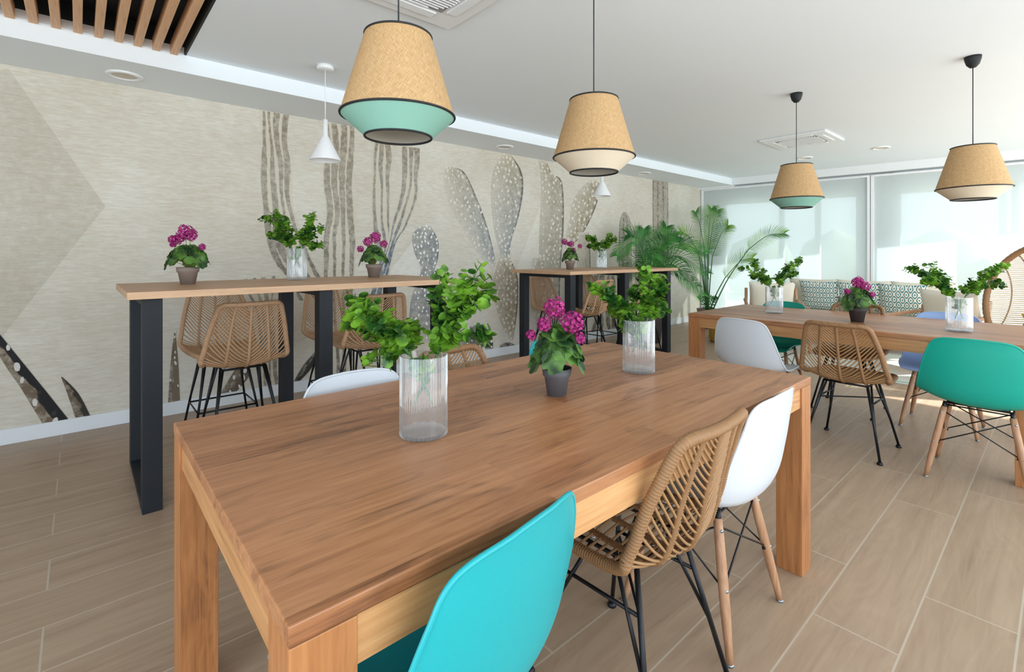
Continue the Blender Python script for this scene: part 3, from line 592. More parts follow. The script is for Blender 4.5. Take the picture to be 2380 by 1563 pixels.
# ------------------------------------------------------------------ rattan chairs and stools
def make_rattan(stool, mf, mc, dense=False):
    name = 'rattan_stool' if stool else 'rattan_chair'
    t = empty(name); t['category'] = 'stool' if stool else 'chair'
    dz, kz = (0.115, 1.06) if stool else (0.0, 1.0)
    base = [(0.225, 0.452), (0.13, 0.452), (0.03, 0.446), (-0.07, 0.440), (-0.145, 0.444), (-0.195, 0.472), (-0.222, 0.54), (-0.240, 0.63), (-0.256, 0.70), (-0.270, 0.765), (-0.284, 0.812)]
    sp = spline([(0, y, 0.44 + (z - 0.44) * (kz if z > 0.47 else 1) + dz) for y, z in base], 81)
    def fn(s, tt):
        i = max(0, min(80, s * 80)); k = int(i); fr = i - k; c = sp[k].lerp(sp[min(k + 1, 80)], fr)
        tg = (sp[min(k + 1, 80)] - sp[max(k - 1, 0)]).normalized(); nrm = Vector((0, tg.z, -tg.y))
        w_ = lerp([(0, 0.188), (0.15, 0.206), (0.35, 0.226), (0.46, 0.238), (0.54, 0.236), (0.65, 0.220), (0.8, 0.196), (1.0, 0.160)], s)
        d = lerp([(0, 0.0), (0.2, 0.012), (0.4, 0.040), (0.52, 0.056), (0.65, 0.050), (0.85, 0.030), (1.0, 0.014)], s)
        return Vector((tt * w_, c.y, c.z)) + nrm * d * abs(tt) ** 2
    # rim: rounded rectangle in (s, t)
    loop = []; n = 40; cr, cs = 0.25, 0.07
    def corner(s0, t0, a0):
        for k in range(9):
            a = a0 + PI / 2 * k / 8; loop.append((s0 + cs * math.sin(a), t0 + cr * math.cos(a)))
    for k in range(n): loop.append((cs + (1 - 2 * cs) * k / n, 1.0))
    corner(1 - cs, 1 - cr, 0)
    for k in range(1, 16): loop.append((1.0, (1 - cr) - 2 * (1 - cr) * k / 16))
    corner(1 - cs, -1 + cr, PI / 2)
    for k in range(1, n): loop.append((1 - cs - (1 - 2 * cs) * k / n, -1.0))
    corner(cs, -1 + cr, PI)
    for k in range(1, 16): loop.append((0.0, (-1 + cr) + 2 * (1 - cr) * k / 16))
    corner(cs, 1 - cr, 1.5 * PI)
    pts = [fn(s, tt) for s, tt in loop]
    # resample densely, wrap ripple in the radius
    out = []; acc = 0; step = 0.0028
    for a, b in zip(pts, pts[1:] + pts[:1]):
        L = (b - a).length
        while acc < L: out.append(a.lerp(b, acc / L)); acc += step
        acc -= L
    rr = [0.0150 + (0.0013 if k % 3 else -0.0012) for k in range(len(out))]
    MB().tube(out, rr, 8, closed=True).build('rim', mf, t)
    for tt in (-0.5, 0.0, 0.5):
        cv = [fn(0.01 + 0.98 * k / 200, tt) for k in range(201)]
        MB().tube(cv, [0.0085 + (0.0016 if k % 2 else -0.0012) for k in range(201)], 7).build('rib', mf, t)
    cb = MB(); ns = 35 if dense else 36
    for i in range(ns):
        s0 = 0.045 + 0.99 * i / ns
        amp = 0.03 + 0.22 * max(0.0, min(1.0, (s0 - 0.36) / 0.15))
        pl = []
        for k in range(25):
            tt = -1 + 2 * k / 24; s = s0 - amp * (1 - abs(tt) ** 1.15) + amp * 0.6
            if 0.012 < s < 0.985: pl.append(fn(s, tt * 0.985) + Vector((0, 0, 0)))
        if len(pl) > 2: cb.tube(pl, 0.0040, 5, caps=False)
    cb.build('cane_weave', mc, t)
    H = 0.43 + dz
    if stool:
        mb = MB(); mb.grid(lambda a, b: fn(0.04 + 0.40 * a, -0.93 + 1.86 * b) + Vector((0, 0, 0.004)), 12, 12)
        mb.build('seat_pad', mf, t)
    fx, fy = (0.205, 0.205)
    topz = H - 0.003
    for sx in (-1, 1):
        for sy in (-1, 1):
            a = Vector((sx * 0.12, sy * 0.11 + 0.0, topz)); a2 = Vector((sx * 0.12, sy * 0.04, topz)); f = Vector((sx * fx, sy * fy, 0.014))
            l = MB(); l.tube([a, f], 0.0075, 8)
            l.tube([a2, a.lerp(f, 0.62)], 0.006, 8)
            lg = l.build('leg', M['wire'], t)
            g = MB(); g.lathe([(0.0, 0.0), (0.015, 0.0), (0.017, 0.008), (0.010, 0.018), (0.0, 0.018)], 12, (f.x, f.y, 0)); g.build('foot_cap', M['wire'], lg)
    st = MB(); k = 0.62 if not stool else 0.66
    q = lambda sx, sy, kk: Vector((sx * 0.12, sy * 0.11, topz)).lerp(Vector((sx * fx, sy * fy, 0.014)), kk)
    if stool:
        kk = 0.68; st.tube([q(-1, -1, kk), q(1, -1, kk), q(1, 1, kk), q(-1, 1, kk)], 0.0062, 8, closed=True)
    else:
        for sx in (-1, 1): st.tube([q(sx, -1, 0.26), q(sx, 1, 0.26)], 0.0055, 8)
        st.tube([q(-1, -1, 0.26), q(1, 1, 0.26)], 0.0045, 8)
    st.build('stretcher', M['wire'], t)
    fr = MB(); fr.tube([(-0.12, -0.11, topz), (0.12, -0.11, topz), (0.12, 0.11, topz), (-0.12, 0.11, topz)], 0.007, 8, closed=True); fr.build('seat_frame', M['wire'], t)
    return t
GC = 'woven rattan chairs around the dining tables'; GB = 'rattan bar stools under the high tables'
pr_ = make_rattan(False, M['rattan_d'], M['cane_d'], True); fl = []
place(pr_, fl, (1.215, 0.86, 0), R(1), 'wicker dining chair in the foreground, between the turquoise and the white chair', GC)
place(pr_, fl, (3.76, 0.93, 0), R(-92), 'wicker dining chair with its back to us, between white and teal chairs', GC)
place(pr_, fl, (1.27, 1.56, 0), R(186), 'wicker dining chair across the foreground table, just its top edge above the wood', GC)
place(pr_, fl, (4.66, 1.17, 0), R(90), 'wicker dining chair on the sofa side of its table, behind the dark flower pot', GC)
ps = make_rattan(True, M['rattan'], M['cane']); fl = []
place(ps, fl, (0.77, 3.49, 0), R(0), 'rattan bar stool at the left end of the near bar table, back towards us', GB)
place(ps, fl, (0.77, 4.00, 0), R(180), 'rattan bar stool by the mural wall, facing us at the near bar table left end', GB)
place(ps, fl, (1.63, 3.50, 0), R(-2), 'rattan bar stool behind the foreground foliage, back towards us', GB)
place(ps, fl, (1.62, 4.02, 0), R(178), 'rattan bar stool by the mural wall, at the right half of the near bar table', GB)
place(ps, fl, (4.38, 4.16, 0), R(182), 'rattan bar stool behind the further bar table, leftmost of that table', GB)
place(ps, fl, (5.24, 4.16, 0), R(180), 'rattan bar stool behind the further bar table, towards the palm', GB)
place(ps, fl, (4.34, 3.66, 0), R(4), 'rattan bar stool on our side of the further bar table, left one', GB)
place(ps, fl, (5.46, 3.70, 0), R(-2), 'rattan bar stool on our side of the further bar table, nearest the palm', GB)

# ------------------------------------------------------------------ pendant lamps and ceiling things
def raffia_lamp(u, v, zr, low, label, canopy_in_view=True):
    t = tag(empty('pendant_lamp', (u, v, zr)), label, 'lamp', 'raffia pendant lamps over the dining tables')
    seg = 64; Hh = 0.285; r0, r1, r2 = 0.200, 0.117, 0.117
    me = MB(); me.lathe([(r0, 0), (r0 - (r0 - r1) * 0.5, Hh * 0.5), (r1, Hh)], seg)
    me.lathe([(r1 - 0.003, Hh), (r0 - 0.004, 0.0)], seg, mi=1)
    o = me.build('raffia_shade', [M['raffia'], M['linen']], t)
    uv = o.data.uv_layers.new(name='UVMap')
    for p in o.data.polygons:
        for li in p.loop_indices:
            c = o.data.vertices[o.data.loops[li].vertex_index].co; a = math.atan2(c.y, c.x)
            if a < -PI + 0.06 and sum(1 for l2 in p.loop_indices if o.data.vertices[o.data.loops[l2].vertex_index].co.y > 0.001): a += 2 * PI
            uv.data[li].uv = (a * 0.30, c.z * 1.8)
    me = MB(); me.lathe([(r0, 0), (r2, -0.075)], seg); me.lathe([(r2 - 0.003, -0.075), (r0 - 0.004, 0)], seg, mi=1); me.build('lower_shade', [low, M['linen']], t)
    for r, z in ((r0, 0), (r1, Hh), (r2, -0.075)):
        ring = [(r * math.cos(2 * PI * k / seg), r * math.sin(2 * PI * k / seg), z) for k in range(seg)]
        MB().tube(ring, 0.0042, 8, closed=True).build('trim_ring', M['trimb'], t)
    MB().tube([(0, 0, Hh - 0.03), (0, 0, CEI - zr - 0.03)], 0.0028, 8).build('cord', M['trimb'], t)
    me = MB(); me.lathe([(0, 0.0), (0.018, 0.0), (0.035, 0.02), (0.045, 0.055), (0.047, 0.075), (0, 0.075)], 24, (0, 0, CEI - zr - 0.075)); me.build('ceiling_rose', M['black'], t)
    me = MB(); me.lathe([(0, -0.02), (0.022, -0.02), (0.022, 0.05), (0.012, 0.07), (0, 0.07)], 16, (0, 0, Hh - 0.10)); me.build('bulb_holder', M['black'], t)
    me = MB(); me.lathe([(0, -0.06), (0.02, -0.055), (0.03, -0.03), (0.026, 0), (0.013, 0.03), (0.0, 0.03)], 16, (0, 0, Hh - 0.14)); me.build('bulb', M['metalw'], t)
    sp = MB()
    for k in range(3): a = 2 * PI * k / 3 + 0.3; sp.tube([(0, 0, Hh - 0.02), (r1 * math.cos(a), r1 * math.sin(a), Hh)], 0.002, 6)
    sp.build('spider_frame', M['trimb'], t)
raffia_lamp(0.857, 1.585, 1.742, M['mintf'], 'large raffia pendant lamp with mint green lower shade, nearest, top left of centre')
raffia_lamp(1.912, 1.553, 1.728, M['creamf'], 'raffia pendant lamp with cream lower shade above the foreground table')
raffia_lamp(4.56, 1.52, 1.716, M['mintf'], 'smallest looking raffia pendant lamp with mint lower shade, above the sofa side table')
raffia_lamp(4.62, 0.43, 1.70, M['creamf'], 'raffia pendant lamp with cream lower shade above the right-hand end of the far table')
def cone_lamp(u, v, z, label):
    t = tag(empty('cone_pendant_lamp', (u, v, z)), label, 'lamp', 'white cone pendants over the bar tables')
    me = MB(); me.lathe([(0.107, 0), (0.1075, 0.004), (0.028, 0.165), (0.019, 0.18), (0.017, 0.295), (0.008, 0.30), (0, 0.30)], 48); me.lathe([(0.024, 0.16), (0.105, 0.0)], 48); me.lathe([(0.105, 0.0), (0.107, 0)], 48)
    me.build('cone_shade', M['metalw'], t)
    MB().tube([(0, 0, 0.295), (0, 0, CEI - z - 0.03)], 0.0035, 8).build('cord', M['metalw'], t)
    me = MB(); me.lathe([(0, 0), (0.052, 0.0), (0.058, 0.006), (0.058, 0.03), (0, 0.03)], 32, (0, 0, CEI - z - 0.03)); me.build('ceiling_rose', M['metalw'], t)
cone_lamp(1.335, 3.555, 1.925, 'white metal cone pendant lamp above the near bar table')
cone_lamp(4.735, 3.72, 1.945, 'small distant white cone pendant lamp above the further bar table')
def downlight(u, v, z, r, label):
    t = tag(empty('downlight', (u, v, z)), label, 'light', 'recessed round ceiling downlights')
    me = MB(); me.lathe([(r * 0.70, -0.003), (r * 0.74, -0.012), (r * 0.92, -0.012), (r, -0.004), (r, 0.0)], 40); me.build('bezel', M['metalw'], t)
    me = MB(); me.lathe([(r * 0.70, -0.004), (r * 0.4, -0.002), (0.0, -0.002)], 32); me.build('diffuser', M['linen'], t)
downlight(0.235, 4.33, SOF, 0.105, 'round white downlight in the lowered ceiling edge, nearest one at left')
downlight(3.69, 4.31, SOF, 0.105, 'round white downlight in the lowered ceiling edge, behind the cream lamp')
downlight(6.5, 4.30, SOF, 0.105, 'tiny round downlight in the lowered ceiling edge, furthest near the corner')
downlight(7.7, 1.58, CEI, 0.10, 'small round downlight in the main ceiling near the blinds, by the far right lamp')
downlight(7.7, 2.46, CEI, 0.10, 'small round downlight just above the smallest mint lamp')
def cassette(u0, u1, v0, v1, label):
    cx, cy = (u0 + u1) / 2, (v0 + v1) / 2; hx = (u1 - u0) / 2
    t = tag(empty('air_conditioner', (cx, cy, CEI)), label, 'air conditioner')
    me = MB(); me.box(-hx, hx, -hx, hx, -0.022, 0, bev=0.008)
    me.build('panel', M['metalw'], t)
    gm = MB(); g = hx * 0.62; gm.box(-g, g, -g, g, -0.026, -0.0222, bev=0.001); gr = gm.build('grille', M['grille'], t)
    gs = MB()
    for k in range(22):
        y = -g + 0.01 + (2 * g - 0.02) * k / 21; hw = g * min(1.0, (1 - abs(y / g) ** 4) ** 0.25 + 0.02) if abs(y) < g else 0
        gs.box(-hw, hw, y - 0.003, y + 0.003, -0.032, -0.026)
    gs.build('grille_slats', M['metalw'], gr)
    for a in range(4):
        Mx = Matrix.Rotation(a * PI / 2, 4, 'Z'); f = MB(); f.box(-g * 0.92, g * 0.92, g + 0.02, g + hx * 0.2, -0.030, -0.022, bev=0.003, M=Mx); f.build('air_flap', M['paint'], t)
cassette(0.84, 1.66, 1.63, 2.45, 'large square ceiling air conditioner unit cut by the top edge, behind the nearest lamp')
cassette(6.10, 6.80, 1.77, 2.42, 'square ceiling air conditioner unit far back near the blinds')


# ------------------------------------------------------------------ glass vases, eucalyptus, geraniums
RX, RY = SA, -CA                      # world direction that runs to the right of the view; plants are arranged by it
def vase_mesh():
    me = MB(); seg = 336
    me.lathe([(0.0, 0.0), (0.058, 0.0), (0.0635, 0.005), (0.0635, 0.014)], seg, rib=0.0019, ribn=56, mi=1)
    me.lathe([(0.0635, 0.014), (0.0635, 0.214), (0.0625, 0.216)], seg, rib=0.0019, ribn=56)
    me.lathe([(0.0605, 0.216), (0.0600, 0.012)], seg); me.lathe([(0.0600, 0.012), (0.0, 0.012)], seg, mi=1)
    me.lathe([(0.0625, 0.216), (0.0605, 0.216)], seg)
    return me
def leaf_disc(b, c, n, r, rg, seg=8, cup=0.25, mi=0):
    n = n.normalized(); x = n.orthogonal().normalized(); y = n.cross(x); a0 = rg.uniform(0, 6)
    vs = [c - n * r * cup * 0.4]
    for k in range(seg):
        a = a0 + 2 * PI * k / seg; vs.append(c + (x * math.cos(a) + y * math.sin(a)) * r * rg.uniform(0.92, 1.05) + n * r * cup * 0.5)
    b.add(vs, [[0, 1 + k, 1 + (k + 1) % seg] for k in range(seg)], mi, True)
def bouquet(x, y, z, tips, label, seed, r=0.0145, side=7, dens=1.0):
    rg = random.Random(seed)
    t = tag(empty('eucalyptus_bouquet', (x, y, z + 0.012)), label, 'plant', 'artificial eucalyptus sprays in the glass vases')
    H = 0.205
    for (dx, dz, sp) in tips:
        depth = rg.uniform(-0.05, 0.05) + 0.02
        tip = Vector((RX * dx + CA * depth, RY * dx + SA * depth, H + dz)); fx = 0.040 * (1 if dx > 0 else -1)
        base = Vector((-0.25 * RX * fx / 0.04 * 0.1, -0.25 * RY * fx / 0.04 * 0.1, 0.07)); mouth = Vector((RX * fx * 0.8, RY * fx * 0.8, H - 0.01))
        mid = mouth.lerp(tip, 0.5) + Vector((0, 0, 0.10 * abs(dx)))
        pts = spline([base, mouth, mid, tip], 40)
        sb = MB(); sb.tube(pts, [0.0028 - 0.0018 * k / 39 for k in range(40)], 6); st = sb.build('branch', M['stem'], t)
        lb = MB()
        def twig(p, d, L):
            q = p; nn = max(2, int(L / 0.013 * dens)); dd = d.normalized()
            ends = []
            for k in range(nn):
                q = q + dd * (L / nn); dd = (dd + Vector((rg.uniform(-.2, .2), rg.uniform(-.2, .2), rg.uniform(-.05, .28)))).normalized()
                o = dd.orthogonal().normalized(); o = Matrix.Rotation(rg.uniform(0, 6), 3, dd) @ o
                rr = r * rg.uniform(0.7, 1.15) * (1 - 0.35 * k / nn)
                for sgn in (1, -1): leaf_disc(lb, q + o * sgn * rr * 0.95, (dd * 0.9 + o * sgn * -0.5 + Vector((0, 0, 0.5)) + Vector((rg.uniform(-1, 1), rg.uniform(-1, 1), rg.uniform(-.5, .4)))), rr, rg)
                ends.append(q.copy())
            lb.tube([p] + ends, 0.0012, 4, caps=False, mi=1)
        n_side = int(side * 1.5 * (0.6 + 1.6 * (tip - mouth).length / 0.3))
        for k in range(n_side):
            f = rg.uniform(0.42, 1.0); i = int(f * 39); p = pts[i]; d = (pts[min(i + 1, 39)] - pts[max(i - 1, 0)]).normalized()
            dr = (d * 0.8 + Vector((rg.uniform(-1, 1), rg.uniform(-1, 1), rg.uniform(-.5, 1.0))) * 0.9)
            twig(p, dr, rg.uniform(0.5, 1.1) * sp)
        twig(tip - (pts[-1] - pts[-3]), pts[-1] - pts[-3], sp * 0.8)
        lb.build('foliage', [M['euca'], M['stem']], st)
    # a few leaves and stems down inside the glass
    lb = MB()
    for k in range(26):
        a = rg.uniform(0, 6.28); q = rg.uniform(0, 0.034); leaf_disc(lb, Vector((q * math.cos(a), q * math.sin(a), rg.uniform(0.13, 0.21))), Vector((rg.uniform(-1, 1), rg.uniform(-1, 1), rg.uniform(0, 1))), r * 0.85, rg)
    lb.build('lower_foliage', M['euca'], t)
GV = 'ribbed glass vases with eucalyptus'
M['vase_base'] = glassm('thick_glass_base', (0.95, 0.98, 1.0, 1), 0.30, 0.15, (0.96, 0.98, 1.0, 1))
vm = vase_mesh().mesh('glass_vase', [M['vase'], M['vase_base']])
def vase(x, y, z, label):
    o = bpy.data.objects.new('glass_vase', vm); C.objects.link(o); o.location = (x, y, z); return tag(o, label, 'vase', GV)
VA = [
 ((0.70, 1.155, 0.76), 'on the foreground table, nearest to us', [(-0.20, 0.135, .06), (-0.165, 0.10, .06), (-0.20, 0.075, .05), (-0.13, 0.04, .05), (-0.15, -0.03, .035), (0.035, 0.20, .045), (0.14, 0.215, .06), (0.155, 0.15, .06), (0.10, 0.13, .06), (0.15, 0.06, .05), (0.05, 0.05, .05), (-0.04, 0.05, .05)], 0.0165, 6),
 ((1.745, 1.18, 0.76), 'on the foreground table, beyond the pot of geraniums', [(-0.18, 0.12, .05), (-0.12, 0.08, .05), (-0.08, 0.02, .05), (0.02, 0.19, .06), (0.07, 0.14, .06), (0.11, 0.12, .05), (0.12, 0.03, .05), (-0.045, -0.03, .04), (0.03, 0.07, .06), (-0.01, 0.10, .05)], 0.0165, 7),
 ((1.12, 3.50, 1.07), 'on the near bar table, in front of the striped cactus', [(-0.24, 0.20, .06), (-0.17, 0.22, .06), (-0.07, 0.18, .06), (0.10, 0.21, .07), (0.13, 0.13, .06), (0.13, 0.02, .05), (-0.20, 0.09, .05), (0.03, 0.08, .06), (-0.10, 0.06, .06)], 0.0165, 6),
 ((4.80, 3.78, 1.07), 'on the further bar table', [(-0.15, 0.15, .06), (-0.09, 0.13, .06), (0.11, 0.17, .07), (0.15, 0.12, .06), (0.02, 0.08, .06), (-0.13, 0.05, .05)], 0.021, 6),
 ((4.30, 1.60, 0.76), 'on the far table, at its left end', [(-0.25, 0.15, .06), (-0.14, 0.17, .06), (-0.15, 0.08, .05), (0.20, 0.21, .06), (0.13, 0.14, .06), (0.19, 0.10, .06), (0.05, 0.08, .06), (-0.06, 0.06, .06)], 0.0155, 6),
 ((4.15, 0.45, 0.76), 'on the far table, in front of the round rattan chair', [(-0.28, 0.17, .05), (-0.16, 0.19, .06), (-0.17, 0.10, .06), (-0.09, 0.04, .05), (0.33, 0.19, .05), (0.20, 0.15, .06), (0.25, 0.08, .05), (0.10, 0.07, .05), (-0.22, 0.10, .05)], 0.0155, 6)]
for i, (p, wh, tips, r, sd_) in enumerate(VA):
    vase(*p, 'ribbed clear glass vase ' + wh); bouquet(*p, tips, 'eucalyptus sprays in the vase ' + wh.replace('beyond the pot of geraniums', 'beyond the geranium').replace('in front of the striped cactus', 'by the striped cactus'), 20 + i, r, sd_)

def geranium(x, y, z, potm, rim, h, heads, label, seed, leafr=0.034, spread=0.085):
    rg = random.Random(seed)
    t = tag(empty('potted_geranium', (x, y, z)), label, 'plant', 'potted pink geraniums on the tables')
    k = rim / 0.054
    me = MB(); me.lathe([(0, 0), (0.034 * k, 0), (0.045 * k, h * 0.70), (0.050 * k, h * 0.72), (rim, h), (rim - 0.005, h), (rim - 0.008, h - 0.014), (0, h - 0.014)], 36)
    me.build('pot', potm, t)
    me = MB(); me.lathe([(rim - 0.009, h - 0.012), (0.02, h - 0.006), (0, h - 0.005)], 24); me.build('soil', M['soil'], t)
    lb = MB(); top = Vector((0, 0, h - 0.01))
    def big_leaf(c, n, r):
        n = n.normalized(); xx = n.orthogonal().normalized(); yy = n.cross(xx); a0 = rg.uniform(0, 6); vs = [c - n * r * 0.12]; S = 28
        for ring, (rf, up) in enumerate(((0.55, -0.04), (1.0, 0.04))):
            for q in range(S):
                a = a0 + 2 * PI * q / S; wv = 1 + (0.07 * math.cos(7 * a) if ring else 0.02 * math.cos(7 * a)); notch = 0.75 if (ring and q == 0) else 1
                vs.append(c + (xx * math.cos(a) + yy * math.sin(a)) * r * rf * wv * notch + n * r * (up + (0.045 * math.cos(7 * a + 1) if ring else 0)))
        fs = [[0, 1 + q, 1 + (q + 1) % S] for q in range(S)] + [[1 + q, 1 + S + q, 1 + S + (q + 1) % S, 1 + (q + 1) % S] for q in range(S)]
        lb.add(vs, fs, 0, True)
    nL = 26
    for i in range(nL):
        a = 2 * PI * i * 0.618; el = (i + 0.5) / nL; hh = 0.012 + 0.115 * (1 - el) ** 0.8 + rg.uniform(-0.01, 0.01); rad = spread * (0.30 + 0.85 * el ** 0.7)
        c = Vector((rad * math.cos(a), rad * math.sin(a), h + hh)); n = Vector((math.cos(a) * (0.5 + el), math.sin(a) * (0.5 + el), 0.95 - 0.5 * el + rg.uniform(-.2, .2)))
        big_leaf(c, n, leafr * rg.uniform(0.75, 1.2)); lb.tube(spline([top, Vector((c.x * 0.45, c.y * 0.45, (h + c.z) / 2 + 0.02)), c], 7), 0.0017, 5, mi=1)
    lb.build('foliage', [M['gera'], M['petiole']], t)
    for (dx, dz, r) in heads:
        dp = rg.uniform(-0.03, 0.01); c = Vector((RX * dx + CA * dp, RY * dx + SA * dp, h + dz)); hb = MB()
        hb.tube(spline([top, Vector((c.x * 0.5, c.y * 0.5, h + dz * 0.5)), c], 8), 0.0019, 5, mi=1)
        n_f = int(46 * (r / 0.04) ** 1.3) + 10
        for q in range(n_f):
            zz = 1 - 2 * (q + 0.5) / n_f; th = q * 2.399963; ss = math.sqrt(1 - zz * zz); d = Vector((ss * math.cos(th), ss * math.sin(th), zz))
            p = c + d * r * rg.uniform(0.68, 0.98); x2 = d.orthogonal().normalized(); y2 = d.cross(x2); pr = 0.0085 * (0.7 + 0.3 * r / 0.04); a0 = rg.uniform(0, 6)
            for e in range(5):
                a = a0 + 2 * PI * e / 5; o = x2 * math.cos(a) + y2 * math.sin(a); s_ = d.cross(o)
                hb.add([p, p + o * pr * 0.7 + s_ * pr * 0.5 + d * pr * 0.4, p + o * pr * 1.25 + d * pr * rg.uniform(0.1, 0.9), p + o * pr * 0.7 - s_ * pr * 0.5 + d * pr * 0.4], [[0, 1, 2, 3]], 0, False)
        hb.build('flower_head', [M['petal'], M['petiole']], t)
geranium(0.48, 3.43, 1.07, M['pot_b'], 0.060, 0.100, [(0.0, .205, .046), (0.035, .19, .035), (-.045, .165, .030), (-.085, .165, .022), (-.085, .135, .016), (.085, .12, .017)], 'pink geranium in a brown-grey clay pot at the left end of the near bar table', 31, 0.036, 0.095)
geranium(1.68, 3.49, 1.07, M['pot_b'], 0.062, 0.100, [(.01, .205, .042), (-.045, .17, .036), (.08, .155, .028), (-.105, .115, .024)], 'pink geranium in a brown-grey clay pot at the right of the near bar table', 32, 0.034, 0.088)
geranium(1.245, 1.175, 0.76, M['pot_g'], 0.052, 0.094, [(-.005, .205, .038), (.050, .160, .038), (-.045, .155, .024), (-.090, .115, .016), (.075, .105, .019)], 'pink geranium in a dark grey pot in the middle of the foreground table', 33, 0.043, 0.074)
geranium(4.16, 3.72, 1.07, M['pot_b'], 0.060, 0.100, [(-.065, .215, .036), (.01, .19, .034), (.11, .165, .024), (.035, .12, .030), (-.02, .19, .02)], 'small pink geranium in a clay pot at the left end of the further bar table', 34, 0.030, 0.078)
geranium(4.20, 1.00, 0.76, M['pot_k'], 0.062, 0.105, [(-.01, .18, .042), (.045, .145, .040), (-.09, .115, .018), (.10, .09, .020), (.02, .165, .03)], 'pink geranium in a dark brown pot on the table in front of the sofa', 35, 0.036, 0.085)

# ------------------------------------------------------------------ palms
def frond(b, pts, nl, L, w_, droop, rg, v=0.35):
    """feathered blade along pts; leaflets are bent strips"""
    n = len(pts)
    for k in range(nl):
        f = (k + 0.5) / nl; x = f * (n - 1); i = int(x); p = pts[i].lerp(pts[min(i + 1, n - 1)], x - i)
        tg = (pts[min(i + 1, n - 1)] - pts[max(i - 1, 0)]).normalized(); sd_ = tg.cross(Vector((-CA, -SA, 0.7)))
        sd_ = sd_.normalized() if sd_.length > 0.05 else Vector((RX, RY, 0)); up = sd_.cross(tg).normalized()
        l = L * (0.45 + 0.75 * math.sin(PI * (0.12 + 0.82 * f))) * rg.uniform(0.9, 1.08)
        for s_ in (1, -1):
            d = (sd_ * s_ * 0.85 + tg * (0.55 + 0.5 * f) + up * v).normalized(); q = p; vs = []; ww = w_
            for m_ in range(4):
                wn = d.cross(up).normalized() if d.cross(up).length > 1e-3 else tg
                w2 = ww * (0.6, 1.0, 0.8, 0.08)[m_]; vs += [q - wn * w2, q + wn * w2]; q = q + d * l / 3; d = (d + Vector((0, 0, -droop))).normalized()
            b.add(vs, [[0, 1, 3, 2], [2, 3, 5, 4], [4, 5, 7, 6]], 0, True)
def P3(base, dx, z, dp=0.0): return Vector((RX * dx + CA * dp, RY * dx + SA * dp, z))
rg = random.Random(5)
t = tag(empty('areca_palm', (7.92, 4.00, 0)), 'tall potted areca palm in the corner by the mural wall and the blinds', 'plant')
me = MB(); me.lathe([(0, 0), (0.13, 0), (0.17, 0.30), (0.18, 0.32), (0.165, 0.32), (0.15, 0.28), (0, 0.28)], 36); me.build('pot', M['pot_b'], t)
for (mx_, mz, tx, tz, dp, tdp) in [(-.10, 1.15, -.50, 1.42, 0, -.1), (-.13, 1.25, -.42, 1.62, .05, .1), (-.06, 1.35, -.20, 1.95, 0, 0), (-.02, 1.3, .02, 2.0, -.05, -.1), (.04, 1.3, .18, 1.98, .05, .05), (.08, 1.2, .30, 1.72, 0, -.1), (.66, 1.32, 1.18, 1.58, -.05, -.2), (.26, .85, .66, 1.18, -.08, -.2)]:
    b0 = P3(0, mx_ * 0.12, 0.3, dp * 0.3); m1 = P3(0, mx_, mz, dp); tip = P3(0, tx, tz, tdp)
    mm = m1.lerp(tip, 0.55) + Vector((0, 0, 0.09))
    stem = spline([b0, b0.lerp(m1, 0.5) + P3(0, mx_ * -0.08, 0), m1], 14); bl = spline([m1, mm, tip], 22)
    fb = MB(); fb.tube(stem + bl[1:], [0.011 - 0.0095 * k / (len(stem) + 20) for k in range(len(stem) + 21)], 6, mi=1)
    frond(fb, bl, 32, 0.19, 0.0042, 0.22, rg); fb.build('frond', [M['palm'], M['stem']], t)
fb = MB()
for k in range(10):
    a = k * 2.4; fb_p = spline([Vector((0.02 * math.cos(a), 0.02 * math.sin(a), 0.28)), Vector((0.10 * math.cos(a), 0.10 * math.sin(a), 0.45)), Vector((0.15 * math.cos(a), 0.15 * math.sin(a), 0.52))], 8); frond(fb, fb_p, 8, 0.06, 0.006, 0.1, rg)
fb.build('young_shoots', M['palm_d'], t)
t = tag(empty('low_palm', (6.06, 3.92, 0)), 'low spreading dark green palm beside the further bar table', 'plant')
me = MB(); me.lathe([(0, 0), (0.15, 0), (0.19, 0.36), (0.2, 0.38), (0.18, 0.38), (0.17, 0.33), (0, 0.33)], 36); me.build('pot', M['pot_k'], t)
me = MB(); me.tube([(0, 0, 0.33), (0.01, 0, 0.6), (0, 0.01, 0.86)], [0.05, 0.04, 0.045], 10); me.build('trunk', M['rattan_d'], t)
for (tx, tz, mz, dp) in [(-.72, 1.22, 1.40, -.2), (-.50, 1.52, 1.42, 0), (-.20, 1.60, 1.35, .2), (.02, 1.62, 1.3, -.2), (.30, 1.50, 1.38, .1), (.56, 1.26, 1.36, -.3), (.62, 0.98, 1.22, -.2), (.60, 0.78, 1.10, .1), (.45, 0.70, 1.05, -.4), (-.62, 0.95, 1.15, -.3), (-.35, 0.80, 1.10, -.5), (-.25, 1.2, 1.3, -.5)]:
    tx = tx * 0.92 + 0.16; p0 = Vector((0, 0, 0.86)); tip = P3(0, tx, tz, dp); m1 = P3(0, tx * 0.45, mz, dp * 0.45)
    bl = spline([p0, m1, tip], 30); fb = MB(); fb.tube(bl, [0.008 - 0.0065 * k / 29 for k in range(30)], 6, mi=1); frond(fb, bl[6:], 38, 0.20, 0.0048, 0.24, rg, 0.2); fb.build('frond', [M['palm_d'], M['stem']], t)
bk_ = MB(); bk_.lathe([(0, 0), (0.19, 0), (0.215, 0.05), (0.215, 0.30), (0.205, 0.34), (0.19, 0.34), (0.185, 0.30), (0, 0.30)], 40)
one('floor_basket', bk_, M['basket'], 'mustard yellow woven basket on the floor, seen under the far table beside its leg', 'basket')
bpy.data.objects['floor_basket'].location = (6.85, 3.20, 0)

